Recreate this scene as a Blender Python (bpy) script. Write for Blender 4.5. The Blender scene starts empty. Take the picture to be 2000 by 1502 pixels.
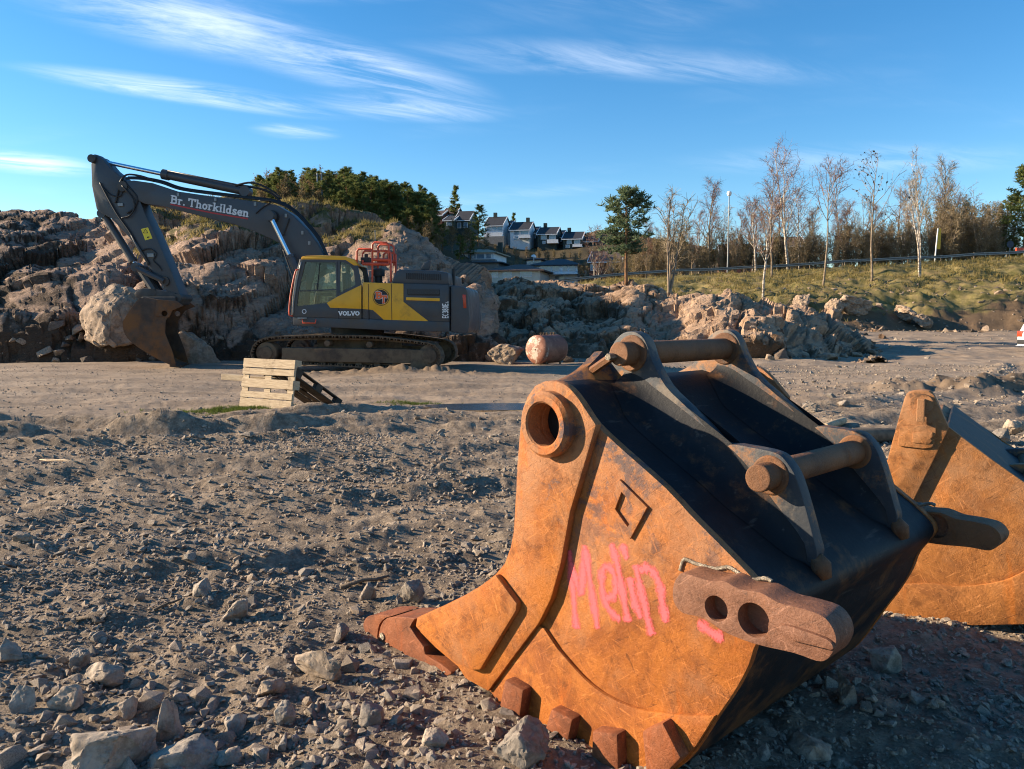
import bpy, bmesh, math, random
import numpy as np
from mathutils import Vector, Matrix

R = math.radians
rng = np.random.default_rng(7)
random.seed(7)
scene = bpy.context.scene
COL = scene.collection

# ------------------------------------------------------------------ camera
cd = bpy.data.cameras.new('camera')
cam = bpy.data.objects.new('camera', cd)
COL.objects.link(cam)
cam.location = (0, 0, 1.5)
cam.rotation_euler = (R(90) - math.atan(131 / 1500), 0, 0)
cd.sensor_width = 36
cd.lens = 27
cd.clip_start = .05
cd.clip_end = 6000
scene.camera = cam

# ------------------------------------------------------------------ sky, sun, exposure
SUN_EL, SUN_TH = R(19), R(-8)
SUN = Vector((-math.cos(SUN_TH) * math.cos(SUN_EL), -math.sin(SUN_TH) * math.cos(SUN_EL), math.sin(SUN_EL)))
world = bpy.data.worlds.new('World')
scene.world = world
world.use_nodes = True
wt = world.node_tree
wt.nodes.clear()


def wn(t, **kw):
    n = wt.nodes.new(t)
    for k, v in kw.items():
        setattr(n, k, v)
    return n


def wl(a, b):
    wt.links.new(a, b)


sky = wn('ShaderNodeTexSky', sky_type='NISHITA', sun_disc=False)
sky.sun_elevation = SUN_EL
sky.sun_rotation = math.atan2(SUN.x, SUN.y)
sky.altitude = 50
sky.air_density = 1.0
sky.dust_density = 0.1
sky.ozone_density = 3.0
hs = wn('ShaderNodeHueSaturation')
hs.inputs['Saturation'].default_value = 1.3
hs.inputs['Value'].default_value = 1.0
wl(sky.outputs[0], hs.inputs['Color'])
# thin cirrus: streaky noise on a high flat layer
tc = wn('ShaderNodeTexCoord')
sx = wn('ShaderNodeSeparateXYZ')
wl(tc.outputs['Generated'], sx.inputs[0])


def wm(op, a, b=None, c=None):
    n = wn('ShaderNodeMath', operation=op)
    for i, v in enumerate((a, b, c)):
        if v is None:
            continue
        if isinstance(v, (int, float)):
            n.inputs[i].default_value = v
        else:
            wl(v, n.inputs[i])
    return n.outputs[0]


zz = wm('MAXIMUM', sx.outputs[2], .02)
zz = wm('ADD', zz, .06)
cx = wm('DIVIDE', sx.outputs[0], zz)
cy = wm('DIVIDE', sx.outputs[1], zz)
cb = wn('ShaderNodeCombineXYZ')
wl(cx, cb.inputs[0])
wl(cy, cb.inputs[1])


def cloud_noise(rot, scale, loc, nscale, detail, rough, dist):
    mp = wn('ShaderNodeMapping')
    mp.inputs['Rotation'].default_value = (0, 0, rot)
    mp.inputs['Location'].default_value = loc
    wl(cb.outputs[0], mp.inputs['Vector'])
    m2 = wn('ShaderNodeMapping')
    m2.inputs['Scale'].default_value = scale
    wl(mp.outputs[0], m2.inputs['Vector'])
    mp = m2
    nn = wn('ShaderNodeTexNoise')
    nn.inputs['Scale'].default_value = nscale
    nn.inputs['Detail'].default_value = detail
    nn.inputs['Roughness'].default_value = rough
    nn.inputs['Distortion'].default_value = dist
    wl(mp.outputs[0], nn.inputs['Vector'])
    return nn.outputs[0]


def wramp(v, a, b):
    n = wn('ShaderNodeMapRange', interpolation_type='SMOOTHSTEP')
    wl(v, n.inputs['Value'])
    n.inputs['From Min'].default_value = a
    n.inputs['From Max'].default_value = b
    return n.outputs[0]


CL_ROT = R(30)
streak = wramp(cloud_noise(-CL_ROT, (1.0, 3.6, 1), (0, 0, 0), 1.6, 10, .66, .6), .30, .72)


def bank(px, py, rot, lx, ly):
    """a soft elongated bank of cirrus on the flat cloud layer"""
    mp = wn('ShaderNodeMapping', vector_type='TEXTURE')
    mp.inputs['Location'].default_value = (px, py, 0)
    mp.inputs['Rotation'].default_value = (0, 0, rot)
    mp.inputs['Scale'].default_value = (lx, ly, 1)
    wl(cb.outputs[0], mp.inputs['Vector'])
    le = wn('ShaderNodeVectorMath', operation='LENGTH')
    wl(mp.outputs[0], le.inputs[0])
    return wramp(le.outputs['Value'], 1.0, .1)


banks = None
for b_, wgt in (((-1.14, 2.87, R(31), .66, .17), .95), ((-.91, 2.30, R(38), .6, .30), .7), ((-.54, 2.64, R(41), .7, .26), .8), ((-.41, 3.06, R(12), .5, .22), .5),
                ((.41, 2.60, R(8), .95, .20), .34), ((.35, 2.66, R(1), .7, .09), .3), ((-.92, 3.35, R(17), .22, .15), .5), ((-2.32, 3.73, R(41), .4, .3), .95),
                ((1.69, 3.76, R(-7), 1.1, .4), .2), ((-.40, 2.08, R(-5), .4, .13), .5),
                ((3.5, -2, R(20), 2, .5), .6), ((-3, -3, R(30), 2, .5), .6), ((0, -4, R(10), 2, .5), .6), ((1.5, .2, R(20), 1, .3), .6), ((-2.6, 1, R(30), 1, .3), .6)):
    v = wm('MULTIPLY', bank(*b_), wgt)
    banks = v if banks is None else wm('MAXIMUM', banks, v)
broad = wramp(cloud_noise(R(15), (.6, 1.3, 1), (3, 1, 0), .8, 4, .5, .2), .52, .8)
cl = wm('MAXIMUM', wm('MULTIPLY', banks, streak), wm('MULTIPLY', wm('MULTIPLY', broad, streak), .22))
cl = wm('MINIMUM', wm('MULTIPLY', cl, .74), .66)
mx = wn('ShaderNodeMix', data_type='RGBA')
wl(cl, mx.inputs['Factor'])
wl(hs.outputs[0], mx.inputs['A'])
mx.inputs['B'].default_value = (7.4, 7.7, 8.2, 1)
bg = wn('ShaderNodeBackground')
bg.inputs['Strength'].default_value = .085
wl(mx.outputs['Result'], bg.inputs['Color'])
wo = wn('ShaderNodeOutputWorld')
wl(bg.outputs[0], wo.inputs['Surface'])

sl = bpy.data.lights.new('sun', 'SUN')
sl.energy = 5.0
sl.angle = R(.53)
sl.color = (1.0, .82, .60)
so = bpy.data.objects.new('sun', sl)
so.rotation_euler = SUN.to_track_quat('Z', 'Y').to_euler()
so.location = (-20, 5, 15)
COL.objects.link(so)

vs = scene.view_settings
vs.view_transform = 'Standard'
vs.look = 'None'
vs.exposure = 1.34
vs.gamma = 1
vs.use_curve_mapping = False
scene.cycles.max_bounces = 5
scene.cycles.diffuse_bounces = 2
scene.cycles.use_adaptive_sampling = True
scene.cycles.adaptive_threshold = .015
scene.cycles.transparent_max_bounces = 24
scene.cycles.use_denoising = True
scene.cycles.filter_width = 1.1

# ------------------------------------------------------------------ helpers: objects
def tag(o, label=None, cat=None, group=None, kind=None):
    for k, v in (('label', label), ('category', cat), ('group', group), ('kind', kind)):
        if v:
            o[k] = v
    return o


def link(name, me, mat=None, parent=None, loc=None, rot=None):
    o = bpy.data.objects.new(name, me)
    COL.objects.link(o)
    if mat is not None and me is not None and not me.materials:
        for m_ in (mat if isinstance(mat, (list, tuple)) else [mat]):
            me.materials.append(m_)
    if parent:
        o.parent = parent
    if loc is not None:
        o.location = loc
    if rot is not None:
        o.rotation_euler = rot
    return o


def empty(name, loc, rz=0):
    o = link(name, None, loc=loc, rot=(0, 0, rz))
    o.empty_display_size = .2
    return o


def shade(me, smooth=True):
    me.polygons.foreach_set('use_smooth', np.full(len(me.polygons), smooth))


def np_mesh(name, V, F, smooth=False):
    """V (n,3) array, F (m,k) int array"""
    V = np.asarray(V, np.float32)
    F = np.asarray(F, np.int32)
    me = bpy.data.meshes.new(name)
    k = F.shape[1]
    me.vertices.add(len(V))
    me.vertices.foreach_set('co', V.ravel())
    me.loops.add(F.size)
    me.loops.foreach_set('vertex_index', F.ravel())
    me.polygons.add(len(F))
    me.polygons.foreach_set('loop_start', np.arange(0, F.size, k, dtype=np.int32))
    me.update(calc_edges=True)
    if smooth:
        shade(me)
    return me


def attr(me, name, data):
    a = me.attributes.new(name, 'FLOAT', 'POINT')
    a.data.foreach_set('value', np.asarray(data, np.float32).ravel())


class MB:
    """collects shapes, one mesh"""

    def __init__(s):
        s.v, s.f, s.m = [], [], []
        s.mi = 0

    def add(s, v, f):
        n = len(s.v)
        s.v += [tuple(p) for p in v]
        s.f += [tuple(i + n for i in q) for q in f]
        s.m += [s.mi] * len(f)

    def box(s, a, b, M=None):
        x0, y0, z0 = a
        x1, y1, z1 = b
        v = [(x0, y0, z0), (x1, y0, z0), (x1, y1, z0), (x0, y1, z0), (x0, y0, z1), (x1, y0, z1), (x1, y1, z1), (x0, y1, z1)]
        if M is not None:
            v = [M @ Vector(p) for p in v]
        s.add(v, [(3, 2, 1, 0), (4, 5, 6, 7), (0, 1, 5, 4), (1, 2, 6, 5), (2, 3, 7, 6), (3, 0, 4, 7)])

    def tube(s, path, rad, n=8, caps=True):
        path = [Vector(p) for p in path]
        if not hasattr(rad, '__len__'):
            rad = [rad] * len(path)
        up = None
        rings = []
        for i, p in enumerate(path):
            d = (path[min(i + 1, len(path) - 1)] - path[max(i - 1, 0)])
            if d.length < 1e-9:
                d = Vector((0, 0, 1))
            d.normalize()
            if up is None:
                up = d.orthogonal().normalized()
            else:
                up = (up - d * up.dot(d))
                up = up.normalized() if up.length > 1e-6 else d.orthogonal().normalized()
            w = d.cross(up)
            rings.append([p + (up * math.cos(t * math.tau / n) + w * math.sin(t * math.tau / n)) * rad[i] for t in range(n)])
        v = [q for r in rings for q in r]
        f = []
        for i in range(len(path) - 1):
            for t in range(n):
                u = (t + 1) % n
                f.append((i * n + t, i * n + u, (i + 1) * n + u, (i + 1) * n + t))
        if caps:
            f.append(tuple(range(n - 1, -1, -1)))
            f.append(tuple(range((len(path) - 1) * n, len(path) * n)))
        s.add(v, f)

    def build(s, name, mat=None, parent=None, smooth=False, bevel=0, loc=None, rot=None, angle=None):
        me = bpy.data.meshes.new(name)
        me.from_pydata(s.v, [], s.f)
        if isinstance(mat, (list, tuple)):
            for m_ in mat:
                me.materials.append(m_)
            me.polygons.foreach_set('material_index', s.m)
        if bevel:
            bevel_mesh(me, bevel)
        me.update()
        if angle:
            shade(me)
            me.set_sharp_from_angle(angle=R(angle))
        elif smooth:
            shade(me)
        return link(name, me, mat, parent, loc, rot)


def bevel_mesh(me, off, seg=2, ang=35):
    bm = bmesh.new()
    bm.from_mesh(me)
    bmesh.ops.recalc_face_normals(bm, faces=bm.faces)
    ed = [e for e in bm.edges if len(e.link_faces) == 2 and e.calc_face_angle(0) > R(ang)]
    bmesh.ops.bevel(bm, geom=ed, offset=off, segments=seg, profile=.6, affect='EDGES', clamp_overlap=True)
    bm.to_mesh(me)
    bm.free()


def cr(pts, n=4, closed=False):
    """catmull-rom through 2d/3d points"""
    P = [np.array(p, float) for p in pts]
    out = []
    N = len(P)
    for i in range(N if closed else N - 1):
        if closed:
            a, b, c, d = P[i - 1], P[i], P[(i + 1) % N], P[(i + 2) % N]
        else:
            a, b, c, d = P[max(i - 1, 0)], P[i], P[i + 1], P[min(i + 2, N - 1)]
        for k in range(n):
            t = k / n
            out.append(tuple(.5 * (2 * b + (c - a) * t + (2 * a - 5 * b + 4 * c - d) * t * t + (3 * b - a - 3 * c + d) * t ** 3)))
    if not closed:
        out.append(tuple(P[-1]))
    return out


def circ(c, r, n=24, e=1.0):
    return [(c[0] + r * math.cos(t * math.tau / n), c[1] + r * e * math.sin(t * math.tau / n)) for t in range(n)]


def plate_mesh(name, outer, y0, y1, holes=(), bevel=0, seg=2):
    """flat plate in the xz plane with holes, thickness along y"""
    bm = bmesh.new()
    edges = []
    for loop in [outer] + list(holes):
        vs_ = [bm.verts.new((p[0], y0, p[1])) for p in loop]
        for i in range(len(vs_)):
            edges.append(bm.edges.new((vs_[i], vs_[(i + 1) % len(vs_)])))
    if holes:
        r = bmesh.ops.triangle_fill(bm, edges=edges, use_beauty=True, use_dissolve=False, normal=(0, -1, 0))
    else:
        bm.faces.new(list(bm.verts))
    fs = list(bm.faces)
    ret = bmesh.ops.extrude_face_region(bm, geom=fs)
    nv = [g for g in ret['geom'] if isinstance(g, bmesh.types.BMVert)]
    bmesh.ops.translate(bm, verts=nv, vec=(0, y1 - y0, 0))
    bmesh.ops.recalc_face_normals(bm, faces=bm.faces)
    if bevel:
        ed = [e for e in bm.edges if len(e.link_faces) == 2 and e.calc_face_angle(0) > R(35)]
        bmesh.ops.bevel(bm, geom=ed, offset=bevel, segments=seg, profile=.6, affect='EDGES', clamp_overlap=True)
    me = bpy.data.meshes.new(name)
    bm.to_mesh(me)
    bm.free()
    shade(me)
    me.set_sharp_from_angle(angle=R(28))
    return me


def plate(name, outer, y0, y1, mat, parent, holes=(), bevel=0):
    return link(name, plate_mesh(name, outer, y0, y1, holes, bevel), mat, parent)


def strip_shell(name, prof, thick, y0, y1, mat, parent, ny=1, closed=False):
    """a bent sheet: profile in xz, thickened inward (left of travel), extruded along y"""
    P = np.array(prof)
    T = np.gradient(P, axis=0)
    T /= np.linalg.norm(T, axis=1)[:, None] + 1e-9
    N = np.stack([T[:, 1], -T[:, 0]], 1)
    Q = P + N * thick
    loop = [tuple(p) for p in P] + [tuple(q) for q in Q[::-1]]
    n = len(P)
    m = MB()
    v = [(p[0], y0, p[1]) for p in loop] + [(p[0], y1, p[1]) for p in loop]
    L = len(loop)
    f = [(i, (i + 1) % L, L + (i + 1) % L, L + i) for i in range(L)]
    for k in (0, L):
        f += [(k + i, k + i + 1, k + L - 2 - i, k + L - 1 - i) for i in range(n - 1)]
    m.add(v, f)
    o = m.build(name, mat, parent)
    bm = bmesh.new()
    bm.from_mesh(o.data)
    bmesh.ops.recalc_face_normals(bm, faces=bm.faces)
    bm.to_mesh(o.data)
    bm.free()
    shade(o.data)
    o.data.set_sharp_from_angle(angle=R(35))
    return o


def copy_tree(o, parent=None):
    c = o.copy()
    COL.objects.link(c)
    c.parent = parent
    for ch in list(o.children):
        copy_tree(ch, c)
    return c


# ------------------------------------------------------------------ helpers: noise in numpy
def _h(i, j, k, s):
    i, j, k = (np.asarray(q).astype(np.int64) for q in (i, j, k))
    n = (i * 73856093) ^ (j * 19349663) ^ (k * 83492791) ^ (s * 2654435761 % 4294967296)
    n &= 0xffffffff
    n = ((n ^ (n >> 16)) * 0x45d9f3b) & 0xffffffff
    n = ((n ^ (n >> 16)) * 0x45d9f3b) & 0xffffffff
    n = n ^ (n >> 16)
    return n / 4294967296.0


def vnoise(x, y, z=0, s=0):
    x, y = np.asarray(x, float), np.asarray(y, float)
    z = np.zeros_like(x) + z
    i, j, k = np.floor(x), np.floor(y), np.floor(z)
    fx, fy, fz = x - i, y - j, z - k
    u, v, w = (t * t * t * (t * (t * 6 - 15) + 10) for t in (fx, fy, fz))
    r = 0
    for a in (0, 1):
        for b in (0, 1):
            for c in (0, 1):
                r = r + _h(i + a, j + b, k + c, s) * (u if a else 1 - u) * (v if b else 1 - v) * (w if c else 1 - w)
    return r * 2 - 1


def fbm(x, y, z=0, o=4, s=0, g=.5):
    r, a = 0, 1
    for q in range(o):
        r = r + a * vnoise(x * 2 ** q, y * 2 ** q, z * 2 ** q, s + q * 17)
        a *= g
    return r


def facets(P, scale, s=0, tilt=.5):
    """3d voronoi blocks, each block a tilted plane; returns height, crack 0..1"""
    Q = P / scale
    b = np.floor(Q).astype(np.int64)
    n = len(Q)
    d1 = np.full(n, 9e9)
    d2 = np.full(n, 9e9)
    val = np.zeros(n)
    for a in (-1, 0, 1):
        for e in (-1, 0, 1):
            for c in (-1, 0, 1):
                i, j, k = b[:, 0] + a, b[:, 1] + e, b[:, 2] + c
                f = np.stack([i + _h(i, j, k, s), j + _h(i, j, k, s + 1), k + _h(i, j, k, s + 2)], 1)
                D = Q - f
                d = (D * D).sum(1)
                g = np.stack([_h(i, j, k, s + 3), _h(i, j, k, s + 4), _h(i, j, k, s + 5)], 1) * 2 - 1
                v = (_h(i, j, k, s + 6) * 2 - 1) * .5 + (D * g).sum(1) * tilt
                m = d < d1
                d2 = np.where(m, d1, np.minimum(d2, d))
                val = np.where(m, v, val)
                d1 = np.where(m, d, d1)
    return val * scale, np.clip((np.sqrt(d2) - np.sqrt(d1)) / .12, 0, 1)


def sstep(a, b, x):
    t = np.clip((x - a) / (b - a), 0, 1)
    return t * t * (3 - 2 * t)


def grid_faces(nr, nc):
    i = np.arange(nr - 1)[:, None] * nc + np.arange(nc - 1)[None]
    return np.stack([i, i + 1, i + nc + 1, i + nc], -1).reshape(-1, 4)


def rock_mesh(name, detail, seed, dims=(1, 1, 1), npts=14, rough=.04, smooth=False):
    """an angular stone: hull of scattered corners; detail 3+ adds chipped, roughened faces"""
    r = np.random.default_rng(seed)
    P = r.normal(size=(npts + 4, 3))
    P /= np.linalg.norm(P, axis=1)[:, None]
    P *= r.uniform(.82, 1.12, (npts + 4, 1))
    bm = bmesh.new()
    for p in P:
        bm.verts.new(p)
    bmesh.ops.convex_hull(bm, input=bm.verts)
    bmesh.ops.delete(bm, geom=[v for v in bm.verts if not v.link_faces], context='VERTS')
    if detail >= 3:
        bmesh.ops.dissolve_limit(bm, angle_limit=R(16), verts=bm.verts, edges=bm.edges)
        bmesh.ops.bevel(bm, geom=list(bm.edges), offset=.05, segments=1, affect='EDGES', clamp_overlap=True)
        bmesh.ops.triangulate(bm, faces=bm.faces)
    if detail >= 4:
        for k in range(4):
            bmesh.ops.subdivide_edges(bm, edges=[e for e in bm.edges if e.calc_length() > .11], cuts=1)
            bmesh.ops.triangulate(bm, faces=[f for f in bm.faces if len(f.verts) > 3])
        bmesh.ops.smooth_vert(bm, verts=bm.verts, factor=.4, use_axis_x=True, use_axis_y=True, use_axis_z=True)
        bm.normal_update()
        Q = np.array([v.co[:] for v in bm.verts])
        a, _ = facets(Q, .5, seed, .6)
        b, _ = facets(Q, .2, seed + 9, .6)
        c = fbm(Q[:, 0] * 4, Q[:, 1] * 4, Q[:, 2] * 4, 4, seed)
        for v, da, db_, dc_ in zip(bm.verts, a, b, c):
            v.co += v.normal * (da * .10 + db_ * .12 + dc_ * rough)
    for v in bm.verts:
        v.co = (v.co.x * dims[0], v.co.y * dims[1], v.co.z * dims[2])
    bmesh.ops.recalc_face_normals(bm, faces=bm.faces)
    me = bpy.data.meshes.new(name)
    bm.to_mesh(me)
    bm.free()
    if detail >= 4:
        shade(me)
        me.set_sharp_from_angle(angle=R(24))
    return me

# ------------------------------------------------------------------ materials
class NT:
    def __init__(s, name):
        s.m = bpy.data.materials.new(name)
        s.m.use_nodes = True
        s.t = s.m.node_tree
        s.t.nodes.clear()
        s.out = s.t.nodes.new('ShaderNodeOutputMaterial')
        s.b = s.t.nodes.new('ShaderNodeBsdfPrincipled')
        s.t.links.new(s.b.outputs[0], s.out.inputs[0])
        s._tc = None

    def set(s, sock, v):
        if v is None:
            return
        if hasattr(v, 'links'):
            s.t.links.new(v, sock)
        elif isinstance(v, (tuple, list)) and len(v) == 3 and sock.type == 'RGBA':
            sock.default_value = (*v, 1)
        else:
            sock.default_value = v

    def node(s, t, **kw):
        n = s.t.nodes.new(t)
        for k, v in kw.items():
            setattr(n, k, v)
        return n

    def co(s, kind='Object', scale=(1, 1, 1), rot=(0, 0, 0)):
        if s._tc is None:
            s._tc = s.node('ShaderNodeTexCoord')
        if scale == (1, 1, 1) and rot == (0, 0, 0):
            return s._tc.outputs[kind]
        v = s._tc.outputs[kind]
        for key, val in (('Rotation', rot), ('Scale', scale)):
            mp = s.node('ShaderNodeMapping')
            mp.inputs[key].default_value = val
            s.t.links.new(v, mp.inputs[0])
            v = mp.outputs[0]
        return v

    def noise(s, scale, detail=4, rough=.55, co=None, dist=0):
        n = s.node('ShaderNodeTexNoise')
        n.inputs['Scale'].default_value = scale
        n.inputs['Detail'].default_value = detail
        n.inputs['Roughness'].default_value = rough
        n.inputs['Distortion'].default_value = dist
        s.t.links.new(co if co is not None else s.co(), n.inputs['Vector'])
        return n.outputs[0]

    def vor(s, scale, feature='F1', co=None, out='Distance'):
        n = s.node('ShaderNodeTexVoronoi', feature=feature)
        n.inputs['Scale'].default_value = scale
        s.t.links.new(co if co is not None else s.co(), n.inputs['Vector'])
        return n.outputs[out]

    def ss(s, v, a, b):
        n = s.node('ShaderNodeMapRange', interpolation_type='SMOOTHSTEP')
        s.set(n.inputs['Value'], v)
        n.inputs['From Min'].default_value = a
        n.inputs['From Max'].default_value = b
        return n.outputs[0]

    def mix(s, f, a, b):
        n = s.node('ShaderNodeMix', data_type='RGBA')
        s.set(n.inputs['Factor'], f)
        s.set(n.inputs['A'], a)
        s.set(n.inputs['B'], b)
        return n.outputs['Result']

    def math(s, op, a, b=None):
        n = s.node('ShaderNodeMath', operation=op)
        s.set(n.inputs[0], a)
        if b is not None:
            s.set(n.inputs[1], b)
        return n.outputs[0]

    def sep(s, v):
        n = s.node('ShaderNodeSeparateXYZ')
        s.t.links.new(v, n.inputs[0])
        return n.outputs

    def attr(s, name):
        return s.node('ShaderNodeAttribute', attribute_name=name).outputs['Fac']

    def rand(s):
        return s.node('ShaderNodeObjectInfo').outputs['Random']

    def nz(s):
        return s.sep(s.node('ShaderNodeNewGeometry').outputs['Normal'])[2]

    def bump(s, h, strength=.4, dist=.02, prev=None):
        n = s.node('ShaderNodeBump')
        n.inputs['Strength'].default_value = strength
        n.inputs['Distance'].default_value = dist
        s.set(n.inputs['Height'], h)
        if prev is not None:
            s.t.links.new(prev, n.inputs['Normal'])
        return n.outputs[0]

    def fin(s, col=None, rough=.7, normal=None, metal=0, spec=None, **kw):
        s.set(s.b.inputs['Base Color'], col)
        s.set(s.b.inputs['Roughness'], rough)
        s.set(s.b.inputs['Metallic'], metal)
        if spec is not None:
            s.set(s.b.inputs['Specular IOR Level'], spec)
        if normal is not None:
            s.t.links.new(normal, s.b.inputs['Normal'])
        for k, v in kw.items():
            s.set(s.b.inputs[k.replace('_', ' ')], v)
        return s.m


M = {}


def simple(name, col, rough=.6, metal=0, var=.25, scale=6, bump=.1, dirt=0, dirtcol=(.09, .065, .045), spec=None):
    n = NT(name)
    f = n.noise(scale, 5)
    c2 = tuple(q * (1 - var) for q in col)
    c = n.mix(n.ss(f, .35, .65), c2, col)
    if dirt:
        d = n.ss(n.noise(scale * .35, 7, .7), .62 - dirt * .35, .85 - dirt * .35)
        c = n.mix(d, c, dirtcol)
        rough = n.math('ADD', n.math('MULTIPLY', d, .3), rough)
    M[name] = n.fin(c, rough, n.bump(n.noise(scale * 8, 4), bump, .01) if bump else None, metal, spec)
    return M[name]


# rust: worn side steel of the buckets
def rust(name, o1, o2, pale, dark, darkamt, gz=None, rough=.75, strokes=1.0):
    n = NT(name)
    big = n.noise(2.6, 8, .68, dist=.5)
    mid = n.noise(11, 7, .7)
    c = n.mix(n.ss(big, .36, .60), o1, o2)
    z = n.sep(n.co())[2]
    tone = n.math('ADD', n.noise(3.1, 6, .65), n.math('MULTIPLY', z, .26)) if gz is None else n.noise(3.1, 4, .6)
    c = n.mix(n.ss(tone, .56, .86), c, pale)
    c = n.mix(n.math('MULTIPLY', n.ss(mid, .50, .70), .7), c, tuple(q * .5 for q in o1))
    # bright orange fresh rust in runs and blotches
    run = n.noise(1.0, 6, .65, n.co(scale=(9, 9, 2.2), rot=(0, .12, 0)), dist=.6)
    c = n.mix(n.math('MULTIPLY', n.ss(run, .56, .70), .75), c, (o2[0] * 1.12, o2[1] * .88, o2[2] * .5))
    # criss-cross scrape marks, long and short
    for k, (ry, sc, st) in enumerate(((.5, (120, 120, 11), 1), (2.2, (100, 100, 9), 1), (1.35, (140, 140, 13), .8), (.95, (34, 34, 2.2), .35), (2.75, (46, 46, 3), .3))):
        s_ = n.noise(1.0, 3, .6, n.co(scale=sc, rot=(0, ry, .2)), dist=.9)
        c = n.mix(n.math('MULTIPLY', n.ss(s_, .60, .72), .55 * strokes * st), c, tuple(min(1, q * 1.55 + .03) for q in o2))
        c = n.mix(n.math('MULTIPLY', n.ss(s_, .38, .28), .6 * strokes * st), c, tuple(q * .35 for q in o1))
    if darkamt:
        d = n.ss(n.noise(5.5, 9, .76, dist=.3), .70 - darkamt, .76 - darkamt)
        if gz is None:
            d = n.math('MULTIPLY', d, n.ss(z, .45, 1.2))
        c = n.mix(n.math('MULTIPLY', d, .8), c, dark)
    nb = n.bump(n.noise(140, 6, .78), .7, .004)
    nb = n.bump(n.noise(18, 6, .68), .5, .010, nb)
    M[name] = n.fin(c, n.math('ADD', n.math('MULTIPLY', mid, .25), rough - .18), nb, 0, .3)
    return M[name]


rust('rust_plate', (.195, .052, .008), (.375, .116, .015), (.31, .138, .060), (.045, .05, .062), .20)
rust('rust_cutter', (.21, .056, .008), (.385, .120, .015), (.31, .138, .058), (.05, .055, .065), .14)
rust('rust_red', (.15, .045, .016), (.235, .072, .024), (.24, .11, .055), (.05, .04, .035), .06)
rust('rust_pin_shaded_lug', (.12, .055, .026), (.19, .085, .036), (.15, .08, .045), (.05, .04, .035), .1, gz=0, strokes=.4)
rust('rust_lug', (.15, .066, .038), (.22, .098, .054), (.27, .14, .085), (.05, .035, .03), .1, gz=0, rough=.62)
rust('rust_two', (.22, .078, .020), (.38, .145, .035), (.33, .165, .075), (.10, .055, .03), .12)

# black paint worn to rust on the shell
n = NT('black_shell')
z = n.sep(n.co())[2]
c = n.mix(n.ss(n.noise(3, 7, .7), .45, .7), (.008, .009, .011), (.018, .019, .022))
w_ = n.math('ADD', n.noise(5, 8, .72), n.math('MULTIPLY', n.ss(z, .75, .1), .14))
c = n.mix(n.math('MULTIPLY', n.ss(w_, .53, .70), .85), c, n.mix(n.noise(22, 6, .7), (.06, .03, .014), (.16, .07, .024)))
c = n.mix(n.math('MULTIPLY', n.ss(n.noise(1, 3, .6, n.co(scale=(40, 6, 40))), .62, .75), .4), c, (.10, .085, .07))
M['black_shell'] = n.fin(c, .6, n.bump(n.noise(60, 5, .7), .3, .005), 0, .22)

n = NT('ear_steel')
c = n.mix(n.ss(n.noise(3.5, 7, .7), .48, .6), (.03, .034, .04), (.13, .105, .08))
c = n.mix(n.ss(n.noise(5, 8, .75), .46, .60), c, n.mix(n.noise(20, 6, .7), (.14, .06, .02), (.32, .13, .035)))
M['ear_steel'] = n.fin(c, .6, n.bump(n.noise(70, 5, .7), .3, .005), 0, .35)

n = NT('spray_paint')
e = n.attr('edge')
a_ = n.math('ADD', e, n.math('MULTIPLY', n.math('SUBTRACT', n.noise(150, 4, .75), .5), 1.8))
a_ = n.math('ADD', a_, n.math('MULTIPLY', n.math('SUBTRACT', n.noise(26, 4, .65), .5), .7))
n.fin((.76, .11, .125), .6)
tr = n.node('ShaderNodeBsdfTransparent')
ms = n.node('ShaderNodeMixShader')
n.set(ms.inputs[0], n.math('MULTIPLY', n.ss(a_, 1.05, .1), .9))
n.t.links.new(tr.outputs[0], ms.inputs[1])
n.t.links.new(n.b.outputs[0], ms.inputs[2])
n.t.links.new(ms.outputs[0], n.out.inputs[0])
M['spray_paint'] = n.m
simple('weld', (.30, .25, .19), .4, .6, .5, 60, .5)

# rock of the cutting
def rockmat(name, c1, c2, c3, moss, soil):
    n = NT(name)
    co = n.co(scale=(1, 1, 2.2), rot=(.5, .35, 0))
    a = n.noise(.55, 8, .65, co, .6)
    b_ = n.noise(2.6, 8, .68, co, .4)
    st = n.noise(1.0, 7, .7, n.co(scale=(1.2, 1.2, 9), rot=(.42, .5, .1)), .7)
    c = n.mix(n.ss(a, .35, .65), c1, c2)
    c = n.mix(n.math('MULTIPLY', n.ss(b_, .46, .68), .7), c, c3)
    c = n.mix(n.math('MULTIPLY', n.ss(st, .58, .70), .55), c, tuple(min(1, q * 1.5) for q in c2))
    c = n.mix(n.math('MULTIPLY', n.ss(st, .42, .30), .6), c, tuple(q * .4 for q in c1))
    up = n.nz()
    so_ = n.math('ADD', n.attr('soil'), n.math('MULTIPLY', n.math('SUBTRACT', n.noise(1.1, 8, .72), .5), 1.5))
    c = n.mix(n.ss(so_, .42, .75), c, n.mix(n.noise(5, 6, .7), soil, tuple(q * 2.1 for q in soil)))
    g = n.math('ADD', n.attr('moss'), n.math('MULTIPLY', n.math('SUBTRACT', n.noise(.8, 8, .7), .5), 1.3))
    g = n.math('MULTIPLY', n.ss(g, .45, .7), n.ss(up, .35, .7))
    c = n.mix(g, c, n.mix(n.noise(6, 6, .7), (.06, .055, .02), (.17, .135, .05)))
    nb = n.bump(n.noise(26, 6, .7), .7, .03)
    nb = n.bump(n.vor(7, 'DISTANCE_TO_EDGE', n.co(scale=(1, 1, 1.8), rot=(.4, .3, 0))), .5, .06, nb)
    nb = n.bump(st, .9, .12, nb)
    nb = n.bump(b_, .9, .14, nb)
    M[name] = n.fin(c, .9, nb, 0, .2)


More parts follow.
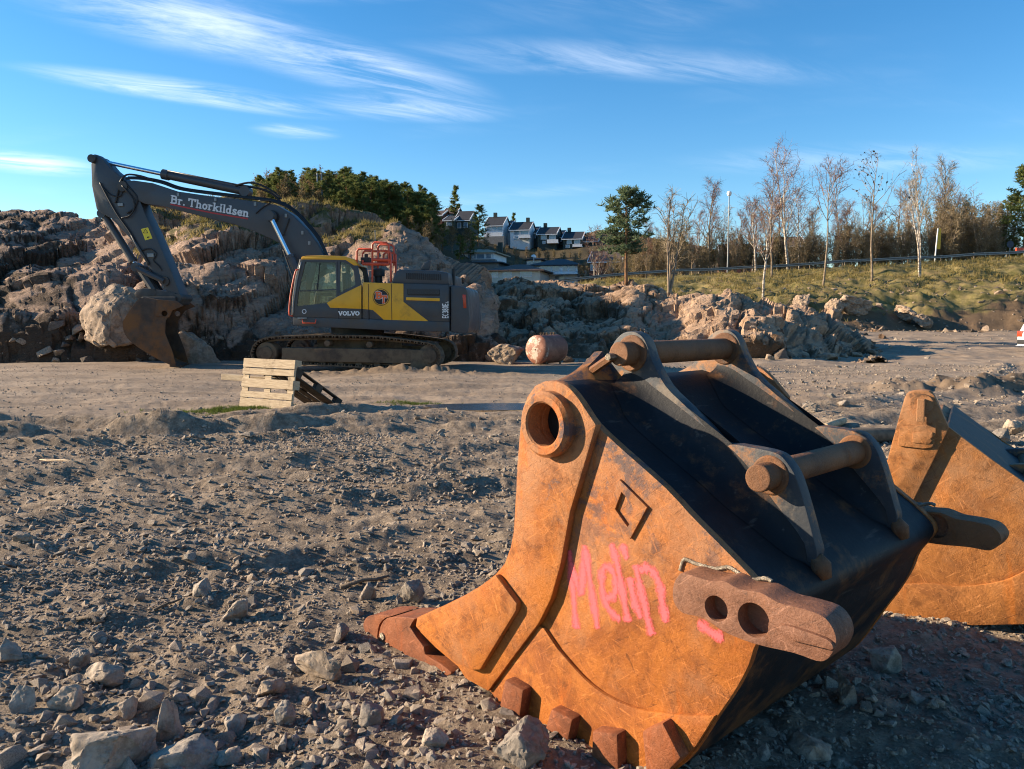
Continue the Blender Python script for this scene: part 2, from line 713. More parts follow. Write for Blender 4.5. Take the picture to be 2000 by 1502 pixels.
rockmat('rock_left', (.28, .185, .13), (.42, .29, .21), (.19, .135, .10), 1, (.052, .034, .022))
rockmat('rock_right', (.36, .23, .145), (.47, .325, .22), (.28, .19, .13), 1, (.085, .052, .03))

def stonemat(name, cols, bumps=.5, sc=1.0):
    n = NT(name)
    r_ = n.rand()
    rp = n.node('ShaderNodeValToRGB')
    el = rp.color_ramp.elements
    while len(el) < len(cols):
        el.new(.5)
    for i, c_ in enumerate(cols):
        el[i].position = i / (len(cols) - 1)
        el[i].color = (*c_, 1)
    n.t.links.new(r_, rp.inputs[0])
    c = n.mix(n.math('MULTIPLY', n.ss(n.noise(2.2 * sc, 8, .72), .38, .64), .85), rp.outputs[0], n.mix(.72, rp.outputs[0], (.06, .043, .03)))
    c = n.mix(n.math('MULTIPLY', n.ss(n.noise(5 * sc, 6, .7), .52, .7), .5), c, (.34, .29, .24))
    M[name] = n.fin(c, .9, n.bump(n.noise(9 * sc, 6, .7), bumps, .05 / sc), 0, .2)


STC = [(.28, .225, .17), (.39, .315, .24), (.24, .205, .17), (.44, .34, .25), (.31, .27, .22), (.40, .30, .21), (.36, .31, .255), (.19, .16, .13)]
stonemat('stone', STC, .5, 6)
stonemat('pebble', STC, .4, 1)
stonemat('boulder', [(.34, .245, .17), (.39, .285, .20), (.31, .235, .17)], .8, 1.6)
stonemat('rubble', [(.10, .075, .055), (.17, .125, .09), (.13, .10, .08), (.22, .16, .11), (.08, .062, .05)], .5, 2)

# ground
n = NT('ground')
co = n.co()
big = n.noise(.35, 6, .6)
grav = n.mix(n.ss(n.noise(7, 8, .75), .35, .68), (.155, .117, .084), (.37, .286, .205))
grav = n.mix(n.math('MULTIPLY', n.ss(n.vor(34), .32, .12), .55), grav, (.38, .30, .22))
grav = n.mix(n.math('MULTIPLY', n.ss(n.noise(24, 6, .75), .55, .7), .6), grav, (.07, .052, .038))
road = n.mix(n.ss(n.noise(.9, 8, .7, n.co(scale=(.35, 1.2, 1))), .35, .65), (.215, .160, .113), (.325, .248, .178))
road = n.mix(n.math('MULTIPLY', n.ss(n.noise(14, 7, .72), .50, .68), .55), road, (.09, .066, .045))
damp = n.ss(n.noise(.55, 6, .65, n.co(scale=(.6, 1.3, 1))), .42, .62)
grav = n.mix(n.math('MULTIPLY', damp, .35), grav, n.mix(.55, grav, (.03, .024, .02)))
c = n.mix(n.ss(n.math('ADD', n.attr('road'), n.math('MULTIPLY', n.math('SUBTRACT', n.noise(1.3, 7, .7), .5), .9)), .35, .65), grav, road)
soil = n.mix(n.noise(2.5, 8, .72), (.07, .045, .027), (.19, .13, .08))
c = n.mix(n.attr('soil'), c, soil)
gr = n.mix(n.ss(n.noise(1.0, 8, .7), .35, .65), (.10, .09, .028), (.26, .20, .085))
gr = n.mix(n.math('MULTIPLY', n.ss(n.noise(.5, 8, .75), .5, .66), .8), gr, (.16, .105, .055))
c = n.mix(n.ss(n.math('ADD', n.attr('grass'), n.math('MULTIPLY', n.math('SUBTRACT', n.noise(.7, 8, .72), .5), 1.1)), .38, .62), c, gr)
c = n.mix(n.attr('scrub'), c, n.mix(n.noise(.6, 8, .7), (.035, .03, .016), (.10, .075, .04)))
nb = n.bump(n.noise(70, 6, .75), .55, .012)
flatn = n.math('SUBTRACT', 1.0, n.math('MULTIPLY', n.attr('road'), .8))
nb = n.bump(n.math('MULTIPLY', n.noise(11, 7, .72), flatn), .9, .06, nb)
M['ground'] = n.fin(c, .95, nb, 0, .15)

simple('asphalt', (.06, .06, .062), .9)
# machine
simple('grey_paint', (.040, .047, .056), .42, 0, .15, 3, .03, .45, (.075, .06, .045), .5)
simple('boom_paint', (.046, .052, .060), .45, 0, .15, 2, .03, .30, (.065, .055, .045), .5)
simple('yellow_paint', (.74, .36, .012), .4, 0, .08, 3, .03, .22, (.22, .12, .03), .5)
simple('black_rubber', (.012, .012, .013), .6, 0, .2, 12, .05)
simple('red_rail', (.62, .075, .025), .45, 0, .2, 9, .03)
simple('white_paint', (.75, .75, .73), .5, 0, .1, 10, .02)
simple('letter_grey', (.60, .62, .63), .5, 0, .1, 10, 0)
simple('letter_red', (.42, .02, .02), .5, 0, .1, 10, 0)
simple('letter_orange', (.78, .12, .02), .5, 0, .1, 10, 0)
simple('sticker_yellow', (.78, .60, .03), .5, 0, .08, 10, 0)
simple('tail_red', (.45, .045, .015), .25, 0, .1, 10, 0)
simple('track_steel', (.065, .042, .028), .8, .1, .5, 9, .4, .75, (.14, .092, .055))
simple('track_frame', (.082, .052, .034), .85, 0, .4, 6, .35, .75, (.15, .10, .06))
simple('bucket_dark', (.085, .05, .03), .65, .1, .5, 3, .25, .6, (.19, .08, .026))
simple('coupler', (.06, .055, .05), .6, .1, .4, 5, .2, .45)
simple('chrome', (.78, .8, .84), .16, 1, .05, 10, 0)
simple('blue_cloth', (.05, .07, .10), .9)
n = NT('glass')
n.fin((.30, .36, .34), .04, None, 0, .6)
tr = n.node('ShaderNodeBsdfTransparent')
tr.inputs[0].default_value = (.84, .90, .87, 1)
fr = n.node('ShaderNodeFresnel')
gl = n.node('ShaderNodeBsdfGlossy')
gl.inputs['Roughness'].default_value = .03
ms = n.node('ShaderNodeMixShader')
n.set(ms.inputs[0], n.math('MULTIPLY', fr.outputs[0], .8))
n.t.links.new(tr.outputs[0], ms.inputs[1])
n.t.links.new(gl.outputs[0], ms.inputs[2])
n.t.links.new(ms.outputs[0], n.out.inputs[0])
M['glass'] = n.m
# wood
n = NT('pallet_wood')
g = n.noise(2.5, 6, .65, n.co(scale=(2, 30, 14)), .5)
c = n.mix(n.ss(g, .3, .7), (.29, .21, .135), (.50, .40, .27))
c = n.mix(n.math('MULTIPLY', n.ss(n.noise(3.5, 7, .7), .55, .72), .7), c, (.13, .09, .055))
M['pallet_wood'] = n.fin(c, .85, n.bump(g, .4, .006), 0, .2)
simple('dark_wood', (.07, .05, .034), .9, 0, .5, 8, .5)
simple('old_wood', (.17, .125, .085), .9, 0, .5, 8, .5)
# tank
n = NT('tank_cap')
c = n.mix(n.ss(n.noise(2.6, 8, .72), .44, .6), (.22, .08, .045), (.36, .16, .10))
c = n.mix(n.ss(n.noise(3.3, 8, .75), .50, .62), c, (.56, .46, .37))
M['tank_cap'] = n.fin(c, .65, n.bump(n.noise(40, 5), .3, .008))
n = NT('tank_rust')
c = n.mix(n.ss(n.noise(2.6, 8, .72), .44, .6), (.17, .055, .03), (.27, .105, .06))
c = n.mix(n.ss(n.noise(3.3, 8, .75, n.co(scale=(1, 1, .8))), .62, .70), c, (.42, .32, .25))
M['tank_rust'] = n.fin(c, .65, n.bump(n.noise(40, 5), .3, .008))
# plants
def bark(name, c1, c2, sc, st=(1, 1, 1)):
    n = NT(name)
    M[name] = n.fin(n.mix(n.ss(n.noise(sc, 5, .65, n.co(scale=st)), .42, .6), c1, c2), .9, None, 0, .1)


bark('birch_bark', (.50, .44, .36), (.16, .12, .09), 2.2, (1, 1, 2.5))
bark('grey_bark', (.27, .21, .15), (.15, .11, .075), 3)
bark('pine_bark', (.25, .13, .065), (.12, .075, .045), 3)
bark('twig_red', (.16, .085, .06), (.22, .13, .09), 3)
bark('twig_brown', (.20, .155, .095), (.29, .23, .15), 3)


def leafm(name, c1, c2, c3=None):
    n = NT(name)
    c = n.mix(n.ss(n.noise(1.3, 5, .7), .35, .65), c1, c2)
    r_ = n.rand()
    c = n.mix(n.math('MULTIPLY', r_, .6), c, c3 or c1)
    n.fin(c, .8, None, 0, .1)
    tl = n.node('ShaderNodeBsdfTranslucent')
    n.set(tl.inputs[0], c)
    ms = n.node('ShaderNodeMixShader')
    ms.inputs[0].default_value = .4
    n.t.links.new(n.b.outputs[0], ms.inputs[1])
    n.t.links.new(tl.outputs[0], ms.inputs[2])
    n.t.links.new(ms.outputs[0], n.out.inputs[0])
    M[name] = n.m


leafm('needles', (.07, .10, .028), (.18, .20, .068), (.15, .165, .05))
leafm('needles_blue', (.08, .12, .06), (.17, .21, .115), (.13, .17, .09))
leafm('leaf_brown', (.18, .125, .058), (.27, .195, .095), (.17, .135, .07))
leafm('leaf_olive', (.16, .13, .045), (.26, .21, .08), (.22, .16, .065))
leafm('leaf_dark', (.025, .022, .018), (.05, .04, .03))
leafm('grass', (.13, .115, .03), (.32, .245, .10), (.26, .20, .075))
leafm('grass_green', (.055, .085, .015), (.11, .14, .03), (.09, .11, .03))
# houses
simple('wall_white', (.68, .69, .70), .7, 0, .06, 2, .02)
simple('wall_cream', (.55, .49, .40), .7, 0, .08, 2, .02)
simple('wall_dark', (.030, .045, .038), .7, 0, .2, 2, .02)
simple('wall_red', (.13, .045, .03), .7, 0, .2, 2, .02)
simple('roof_dark', (.030, .031, .035), .7, 0, .3, 3, .1)
simple('roof_brown', (.095, .06, .045), .75, 0, .3, 3, .1)
simple('roof_beige', (.40, .30, .20), .75, 0, .2, 3, .1)
simple('concrete', (.20, .195, .185), .85, 0, .2, 3, .1)
simple('pane', (.16, .24, .32), .08, 0, .2, 2, 0, spec=.9)
simple('galvanised', (.24, .245, .245), .45, .6, .2, 4, .05)
simple('sign_yellow', (.70, .42, .02), .5)
n = NT('water')
M['water'] = n.fin((.03, .028, .024), .08, n.bump(n.noise(9, 4, co=n.co(scale=(1, 3, 1))), .5, .03), 0, .6)

# ------------------------------------------------------------------ terrain
def tab(x, pts):
    p = np.array(pts, float)
    return [np.interp(x, p[:, 0], p[:, i]) for i in range(1, p.shape[1])]


RUTS = [  # wheel ruts pressed into the yard: polyline, width, depth
    ([(-9, 10.2), (-6.2, 10.5), (-4.6, 10.5), (-3.2, 10.9), (-1.5, 11.9), (1.5, 12.9)], .32, .115),
    ([(-9, 9.3), (-5.5, 9.5), (-4.0, 9.5), (-2.2, 10.1), (0, 11.0), (3, 12)], .28, .085),
    ([(-6, 6.8), (-3, 7.4), (-1, 8.0), (1.5, 9.2)], .3, .05),
    ([(-5, 5.2), (-2.4, 5.6), (-.6, 6.2), (1, 7.0)], .3, .045),
    ([(-4, 3.6), (-1.6, 4.3), (-.4, 4.9)], .25, .04),
    ([(3, 11.5), (6, 12.6), (10, 15), (16, 24)], .35, .06),
    ([(5, 10.5), (8, 11.6), (12, 14), (19, 24)], .35, .06),
]


def seg_dist(x, y, pl):
    d = np.full(x.shape, 1e9)
    for (x0, y0), (x1, y1) in zip(pl[:-1], pl[1:]):
        vx, vy = x1 - x0, y1 - y0
        t = np.clip(((x - x0) * vx + (y - y0) * vy) / (vx * vx + vy * vy), 0, 1)
        d = np.minimum(d, np.hypot(x - x0 - t * vx, y - y0 - t * vy))
    return d


def road_top(x):
    return np.clip(4.75 + .055 * x, 3.2, 8.5)


def ground_h(x, y, fine=True):
    x, y = np.asarray(x, float), np.asarray(y, float)
    h = np.zeros_like(x)
    near = sstep(60, 30, np.hypot(x, y))
    h += .05 * fbm(x * .35, y * .35, 0, 3, 3) * near
    if fine:
        nz = sstep(26, 6, np.hypot(x, y)) * near
        lump = fbm(x * 1.7, y * 2.2, 0, 4, 11)
        h += (.03 * lump + .022 * np.abs(fbm(x * 5, y * 6, 0, 3, 31))) * (.25 + .75 * nz)
        for pl, w, d in RUTS:
            q = seg_dist(x + .12 * vnoise(x * 1.5, y * 1.5, 0, 5), y + .12 * vnoise(x * 1.3, y * 1.9, 0, 6), pl) / w
            h += 1.5 * d * (-np.exp(-q * q) + 1.0 * np.exp(-((q - 1.7) / .55) ** 2)) * (.75 + .4 * vnoise(x * 2, y * 2, 0, 9)) * (1 - np.exp(-((x + .3) / 1.7) ** 2 - ((y - 11.7) / 1.3) ** 2))
        # trodden berm of soil around the machine and the earth heap on the right
        h += .09 * np.exp(-((x + 3.2) / 2.9) ** 2 - ((y - 20.7) / .45) ** 2) * (1 + 1.0 * fbm(x * 4, y * 4, 0, 4, 41, .65))
        for ty, sl_, ph in ((14.6, .05, 0), (16.4, .05, 1), (15.4, -.12, 2), (17.2, -.12, 0), (18.8, .02, 1)):
            q = (y - ty - sl_ * x - .25 * np.sin(x * .25 + ph)) / .24
            h += np.exp(-q ** 4) * (-.022 + .010 * vnoise(x * 3, y * 3, 0, 8)) * sstep(24, 20, np.abs(x) + 8) + .02 * np.exp(-((np.abs(q) - 1.3) / .35) ** 2)
        h += .26 * np.exp(-((x - 9.8) / 2.4) ** 2 - ((y - 15.8) / .8) ** 2) * (1 + .8 * fbm(x * 2.2, y * 2.2, 0, 4, 43, .5))
        h += .09 * np.exp(-((x - .75) / .9) ** 2 - ((y - 2.1) / .5) ** 2) * 0
        h += (.07 * fbm(x * .5, y * .3, 0, 4, 45) + .03 * fbm(x * 2, y * 1.4, 0, 3, 46)) * sstep(20, 28, y) * sstep(2, 6, x)
        h -= .20 * np.exp(-((x + .3) / 1.0) ** 4 - ((y - 12.4) / .5) ** 4)
    # rising yard, cut bank and road embankment
    yb = 57 + 2.5 * vnoise(x * .09, x * 0, 0, 2)
    h += .45 * sstep(26, 58, y) * sstep(0, 12, x)
    t = (y - yb) / (80 - yb)
    prof = np.interp(t, [0, .07, .25, .5, 1], [0, .12, .43, .66, 1])
    rt = road_top(x)
    rough = fbm(x * .35, y * .35, 0, 4, 21) * .35 * sstep(0, .1, t) * sstep(1, .8, t)
    soilz = sstep(-.05, .03, t) * sstep(.6, .3, t)
    rough += soilz * (.09 * fbm(x * .6, y * 1.0, 0, 5, 23, .65) + .10 * np.abs(fbm(x * 2.1, y * 2.1, 0, 3, 24)))
    rough += .12 * fbm(x * 1.1, y * 1.1, 0, 4, 25) * sstep(0, .2, t) * sstep(1, .9, t)
    emb = prof * (rt - .4) + rough
    far = 1 + 5 * sstep(4, 26, x)
    hills = 17.5 * np.exp(-((x + 36) / 26) ** 2 / 2 - ((y - 140) / 35) ** 2 / 2)
    hills += 15 * np.exp(-((x - 15) / 40) ** 2 / 2 - ((y - 185) / 28) ** 2 / 2)
    hills += 1.2 * fbm(x * .06, y * .06, 0, 4, 51) * sstep(95, 120, y)
    b = sstep(86, 97, y)
    behind = emb * (1 - b) + (far + hills) * b
    rear = sstep(46, 57, y)
    h = h * (1 - rear) + (h + behind) * rear
    h *= sstep(900, 300, np.hypot(x, y))
    return h


rr = np.concatenate([np.geomspace(.5, 1.5, 14)[:-1], np.geomspace(1.5, 30, 330)[:-1], np.geomspace(30, 92, 210)[:-1], np.geomspace(92, 260, 60)[:-1], np.geomspace(260, 4000, 14)])
th = np.concatenate([np.linspace(-180, -42, 36)[:-1], np.linspace(-42, 42, 560), np.linspace(42, 180, 36)[1:]]) * math.pi / 180
RR, TH = np.meshgrid(rr, th, indexing='ij')
GX, GY = RR * np.sin(TH), RR * np.cos(TH)
GZ = ground_h(GX.ravel(), GY.ravel()).reshape(GX.shape)


def ground_at(x, y):
    """height of the ground sheet, read off its grid"""
    x, y = np.asarray(x, float), np.asarray(y, float)
    r, t = np.hypot(x, y), np.arctan2(x, y)
    i = np.clip(np.searchsorted(rr, r) - 1, 0, len(rr) - 2)
    j = np.clip(np.searchsorted(th, t) - 1, 0, len(th) - 2)
    u = np.clip((r - rr[i]) / (rr[i + 1] - rr[i]), 0, 1)
    v = (t - th[j]) / (th[j + 1] - th[j])
    return (GZ[i, j] * (1 - v) + GZ[i, j + 1] * v) * (1 - u) + (GZ[i + 1, j] * (1 - v) + GZ[i + 1, j + 1] * v) * u


def gz(x, y):
    return float(ground_at(x, y))


V = np.stack([GX, GY, GZ], -1).reshape(-1, 3)
V = np.vstack([V, [[0, 0, 0]]])
F = grid_faces(len(rr), len(th))[:, ::-1]
me = np_mesh('ground', V, F, True)
x, y = V[:, 0], V[:, 1]
wob = 1.2 * fbm(x * .25, y * .25, 0, 3, 61)
a_road = sstep(11.2, 13.2, y + wob * .8 - .16 * (x + 4)) * sstep(48, 40, y) + .8 * sstep(5, 9, x) * sstep(9, 12, y) * sstep(60, 50, y)
attr(me, 'road', np.clip(a_road, 0, 1))
t = (y - 57) / 23
attr(me, 'soil', np.clip(sstep(-.06, .02, t) * sstep(.42, .18, t) * (.65 + .5 * sstep(18, 32, x)), 0, 1) + .8 * np.exp(-((x - 9.8) / 2.4) ** 2 - ((y - 15.8) / 1) ** 2) + .7 * np.exp(-((x + 3.2) / 3.4) ** 2 - ((y - 20.6) / .6) ** 2))
gpatch = np.exp(-((x + 4.4) / .75) ** 2 - ((y - 12.5) / .3) ** 2) + np.exp(-((x + 1.8) / .4) ** 2 - ((y - 13.6) / .22) ** 2)
attr(me, 'scrub', sstep(88, 97, y))
attr(me, 'grass', np.clip(np.where(y > 50, sstep(.03, .28, t) - .3 * sstep(20, 40, x) * sstep(.6, .3, t), 0) + .75 * gpatch, 0, 1))
tag(link('ground', me, M['ground']), kind='structure')


def polar_rock(name, a0, a1, na, d0, d1, nd, hfun, mat, seed, amp, soilf, mossf, calmf=None):
    A, D = np.meshgrid(np.linspace(a0, a1, na), np.linspace(0, 1, nd) ** 1.25 * (d1 - d0) + d0, indexing='ij')
    X = (A - 1000) / 1500 * D
    Z, S = hfun(A, D, X)
    P = np.stack([X, D, Z], -1)

    def normals(P):
        n_ = np.cross(np.gradient(P, axis=0), np.gradient(P, axis=1))
        n_ /= np.linalg.norm(n_, axis=-1)[..., None] + 1e-9
        n_[n_[..., 2] < 0] *= -1
        return n_

    keep = np.clip(S, 0, 1)
    N = normals(P)
    flat = P.reshape(-1, 3)
    tilt = np.array([[.62, .2, .2], [-.2, .9, .3], [-.8, -.5, 2.0]])
    calm = np.clip(calmf(A, D, Z, S).ravel(), 0, 1) if calmf else 1
    disp = np.zeros(len(flat))
    crack = np.ones(len(flat))
    for sc, am in amp:
        v, ck = facets(flat @ tilt.T, sc, seed + int(sc * 100), .75)
        disp += v * am
        crack = np.minimum(crack, ck if sc > .5 else 1)
        if sc > .5:
            disp -= (1 - ck) * .05 * sc
    q = flat @ tilt.T
    disp += .06 * fbm(q[:, 0] * 1.0, q[:, 1] * 1.0, q[:, 2] * 1.3, 5, seed, .55)
    disp *= calm
    P = P + N * (disp.reshape(A.shape) * (.3 + .7 * keep))[..., None]
    me = np_mesh(name, P.reshape(-1, 3), grid_faces(na, nd), False)
    attr(me, 'soil', np.clip(soilf(A, D, Z, S).ravel() + .45 * (1 - crack), 0, 1))
    attr(me, 'moss', np.clip(mossf(A, D, Z, S), 0, 1))
    shade(me)
    me.set_sharp_from_angle(angle=R(17))
    o = tag(link(name, me, M[mat]), kind='structure')
    return P


CREST_A = [(-400, 405, 47), (0, 416, 46), (60, 412, 46), (110, 413, 46), (180, 428, 45), (230, 424, 44), (290, 402, 41), (400, 398, 41), (480, 398, 42), (600, 407, 43), (700, 424, 41), (760, 444, 38.5),
           (830, 480, 35), (890, 522, 32), (918, 548, 30.5), (938, 590, 29.5), (952, 640, 28.5), (970, 720, 27.5), (1000, 780, 27)]


def hillA(A, D, X):
    A2 = A + 8 * fbm(X * .5, D * .5, 0, 3, 71)
    yp, dc = tab(A2, CREST_A)
    crest = 1.5 + (620 - yp) / 1500 * dc
    db = 26.1 + .8 * vnoise(X * .3, X * 0, 0, 72) + np.interp(A, [-400, 0, 170, 260, 560, 700, 950], [-.4, -.5, -.5, -.4, .0, .9, .6])
    s = (D - db) / (dc - db)
    # steeper rock walls in the middle, shelving slope on the left
    wall = np.interp(A, [-300, 150, 330, 420, 560, 900], [.15, .2, .6, 1, 1, .9])
    p1 = np.interp(s, [-.2, 0, .04, .16, .34, .6, 1, 1.5, 2.4], [-.25, 0, .15, .40, .60, .82, 1, .97, .5])
    p0 = np.interp(s, [-.2, 0, .05, .25, .5, .75, 1, 1.5, 2.4], [-.25, 0, .07, .28, .52, .78, 1, .95, .5])
    p = p1 * wall + p0 * (1 - wall)
    big = fbm(X * .22 + .1 * D, D * .25, 0, 4, 73) * .95 * np.clip(p, 0, 1) * sstep(1.15, .5, s)
    gully = -1.1 * np.exp(-((A - (240 + 9 * (D - 26))) / 40) ** 2) * sstep(0, .2, s) * sstep(.9, .5, s)
    heap = .95 * np.exp(-((D - 26.4) / 1.1) ** 2) * sstep(470, 330, A) * (1 + .35 * fbm(X * .8, D * .8, 0, 3, 75))
    Z = crest * p + big + gully + heap * (1 - .6 * np.clip(p * 3, 0, 1))
    Z = np.where(crest < .2, np.minimum(Z, -.1), Z)
    Z = Z - 1.1 * sstep(25.8, 25.25, D)
    return Z - .05, sstep(-.02, .08, s)


PA = polar_rock('rock_outcrop', -330, 985, 640, 25.2, 72, 250, hillA, 'rock_left', 5, ((5.0, .17), (2.2, .19), (.9, .14), (.4, .11)),
                lambda A, D, Z, S: .62 * sstep(1.4, .2, Z) + .42 * sstep(260, 60, A) + .25 * np.exp(-((A - 330) / 90) ** 2) * sstep(4.5, 2, Z),
                lambda A, D, Z, S: (.75 * sstep(3.6, 5.0, Z) * sstep(250, 320, A) * sstep(1000, 640, A)).ravel(),
                lambda A, D, Z, S: (1 - .62 * sstep(620, 720, A) * sstep(3.0, 4.2, Z)) * (1 - .4 * sstep(260, 120, A)))

CREST_B = [(890, 535, 46), (960, 547, 46), (1020, 552, 45), (1080, 559, 44), (1140, 565, 43), (1190, 563, 43), (1225, 556, 42), (1262, 560, 41), (1300, 582, 38), (1325, 584, 36), (1360, 572, 35), (1395, 563, 34),
           (1440, 571, 34), (1490, 583, 34), (1560, 600, 34.5), (1620, 622, 35), (1675, 655, 35.5), (1715, 692, 36), (1740, 730, 36), (1800, 790, 36)]


def hillB(A, D, X):
    A2 = A + 6 * fbm(X * .5, D * .5, 0, 3, 81)
    yp, dc = tab(A2, CREST_B)
    crest = 1.5 + (620 - yp) / 1500 * dc
    db = np.interp(A, [900, 1150, 1290, 1340, 1500, 1600, 1740], [27.2, 27.6, 27.6, 26.2, 26.0, 28.2, 32.5]) + .5 * vnoise(X * .4, X * 0, 0, 82)
    s = (D - db) / (dc - db)
    wall = sstep(1290, 1360, A)
    p1 = np.interp(s, [-.2, 0, .06, .3, .6, 1, 1.5, 2.2], [-.2, 0, .14, .5, .8, 1, .7, -.2])
    p0 = np.interp(s, [-.2, 0, .06, .3, .6, 1, 1.4, 2.2], [-.2, 0, .16, .46, .72, 1, .8, .2])
    p = p1 * wall + p0 * (1 - wall)
    big = fbm(X * .35, D * .35, 0, 4, 83) * .5 * np.clip(p, 0, 1) * sstep(1.2, .5, s)
    Z = crest * p + big - 1.2 * sstep(1715, 1760, A)
    return Z - .05, sstep(-.02, .08, s)


PB = polar_rock('rock_slope', 885, 1800, 440, 25.2, 60, 200, hillB, 'rock_right', 9, ((3.6, .17), (1.6, .19), (.7, .15), (.3, .11)),
                lambda A, D, Z, S: .4 * sstep(.8, .1, Z) + .3 * sstep(1330, 1250, A),
                lambda A, D, Z, S: (.30 * sstep(1320, 1220, A) * sstep(2, 2.6, Z)).ravel())


def rock_top(Pg, a0, a1, d0, d1):
    """height lookup on a rock sheet"""
    na, nd = Pg.shape[:2]

    def f(x, y):
        a = 1000 + 1500 * x / y
        i = np.clip(np.rint((a - a0) / (a1 - a0) * (na - 1)).astype(int), 0, na - 1)
        j = np.clip(np.rint(np.clip((y - d0) / (d1 - d0), 0, 1) ** .8 * (nd - 1)).astype(int), 0, nd - 1)
        return np.where((a > a0) & (a < a1) & (y > d0) & (y < d1), Pg[i, j, 2], -9)
    return f


topA, topB = rock_top(PA, -330, 985, 25.2, 72), rock_top(PB, 885, 1800, 25.2, 60)


def surf_at(x, y):
    x, y = np.asarray(x, float), np.asarray(y, float)
    return np.maximum(ground_at(x, y), np.maximum(topA(x, y), topB(x, y)))


def surf(x, y):
    return float(surf_at(x, y))


# paved road behind the guard rail
m = MB()
xs = np.linspace(-14, 62, 60)
for i in range(59):
    for (ya, yb_, dz) in ((81.2, 87.5, .06),):
        m.add([(xs[i], ya, road_top(xs[i]) - .4 + dz), (xs[i + 1], ya, road_top(xs[i + 1]) - .4 + dz), (xs[i + 1], yb_, road_top(xs[i + 1]) - .4 + dz), (xs[i], yb_, road_top(xs[i]) - .4 + dz)], [(0, 1, 2, 3)])
tag(m.build('road', M['asphalt']), kind='structure')

# puddle in the wheel rut
pz = float(np.mean(ground_at(np.linspace(-1.1, .2, 9), np.full(9, 11.7)))) - .005
pl = [(-.3 + (1.1 + .12 * math.sin(3 * t)) * math.cos(t), 12.4 + (.55 + .06 * math.sin(2 * t + 1)) * math.sin(t), pz) for t in np.linspace(0, math.tau, 30)[:-1]]
m = MB()
m.add(pl, [tuple(range(29))])
tag(m.build('puddle', M['water']), kind='structure')

# ------------------------------------------------------------------ measured profiles (metres, in each machine part's own plane)
B_CUT=[(-0.418,1.283),(-0.365,1.286),(-0.315,1.274),(-0.269,1.242),(-0.223,1.195),(-0.184,1.155),(-0.228,1.032),(-0.295,0.849),(-0.338,0.655),(-0.382,0.524),(-0.442,0.418),(-0.577,0.246),(-0.716,0.065),(-0.845,0.068),(-0.897,0.103),(-1.048,0.135),(-1.188,0.181),(-1.176,0.225),(-0.984,0.333),(-0.843,0.416),(-0.750,0.477),(-0.670,0.540),(-0.619,0.593),(-0.586,0.664),(-0.572,0.721),(-0.564,0.798),(-0.553,0.958),(-0.540,1.082),(-0.527,1.164),(-0.501,1.220),(-0.463,1.263)]
B_PLATE_EDGE=[(-0.447,1.280),(-0.393,1.283),(-0.343,1.270),(-0.296,1.237),(-0.250,1.190),(-0.209,1.150),(-0.104,1.085),(0.069,0.986),(0.155,0.923),(0.237,0.868),(0.349,0.792),(0.413,0.741),(0.434,0.709),(0.429,0.675),(0.380,0.598),(0.358,0.526),(0.317,0.436),(0.263,0.339),(0.197,0.215),(0.135,0.126),(0.030,0.045),(-0.115,-0.014),(-0.218,-0.037),(-0.347,-0.046),(-0.510,-0.018),(-0.655,-0.012),(-0.750,0.042)]
B_LEFT=[(-0.744,0.044),(-0.882,0.045),(-0.934,0.081),(-1.088,0.113),(-1.230,0.159),(-1.218,0.204),(-1.022,0.314),(-0.879,0.399),(-0.785,0.461),(-0.704,0.524),(-0.652,0.579),(-0.618,0.651),(-0.604,0.708),(-0.596,0.787),(-0.585,0.949),(-0.571,1.075),(-0.558,1.158),(-0.532,1.216),(-0.493,1.259)]
B_PAD=[(-0.642,0.552),(-0.526,0.474),(-0.532,0.444),(-0.732,0.154),(-0.777,0.138),(-0.872,0.130),(-1.015,0.160),(-1.153,0.205),(-1.119,0.248),(-0.951,0.348),(-0.812,0.430),(-0.721,0.491)]
B_WEAR=[(-0.455,0.402),(-0.430,0.399),(-0.364,0.347),(-0.249,0.287),(-0.147,0.260),(-0.018,0.262),(0.095,0.290),(0.178,0.316),(0.266,0.350),(0.207,0.235),(0.145,0.147),(0.042,0.067),(-0.102,0.009),(-0.204,-0.014),(-0.332,-0.022),(-0.493,0.006),(-0.638,0.012),(-0.720,0.059),(-0.587,0.235)]
B_SH0=[(-0.587,0.170),(-0.489,0.165),(-0.512,0.025),(-0.621,0.037)]
B_SH1=[(-0.350,0.150),(-0.249,0.151),(-0.284,0.002),(-0.387,0.038)]
B_SH2=[(-0.161,0.149),(-0.056,0.179),(-0.049,0.041),(-0.166,0.011)]
B_SH3=[(0.039,0.227),(0.116,0.287),(0.184,0.203),(0.130,0.130),(0.059,0.091)]
B_DIA=[(-0.102,0.987),(0.010,0.917),(-0.056,0.802),(-0.075,0.827),(-0.094,0.839),(-0.090,0.870),(-0.137,0.898),(-0.071,0.948)]
B_MARK=[[(-0.322,0.701),(-0.307,0.576),(-0.289,0.442)],[(-0.315,0.662),(-0.291,0.603),(-0.267,0.565)],[(-0.267,0.567),(-0.253,0.733)],[(-0.250,0.720),(-0.226,0.613),(-0.195,0.470)],[(-0.165,0.687),(-0.180,0.639),(-0.161,0.568),(-0.128,0.535),(-0.102,0.528)],[(-0.165,0.684),(-0.137,0.682),(-0.117,0.641),(-0.129,0.597),(-0.155,0.580)],[(-0.138,0.764),(-0.112,0.704),(-0.085,0.599),(-0.067,0.533)],[(-0.094,0.772),(-0.074,0.736)],[(-0.061,0.671),(-0.041,0.601),(-0.016,0.558)],[(-0.037,0.717),(-0.012,0.629),(0.026,0.518)],[(-0.019,0.706),(0.004,0.722),(0.028,0.715),(0.054,0.682),(0.066,0.624),(0.079,0.573)],[(0.197,0.603),(0.237,0.589),(0.276,0.582)]]
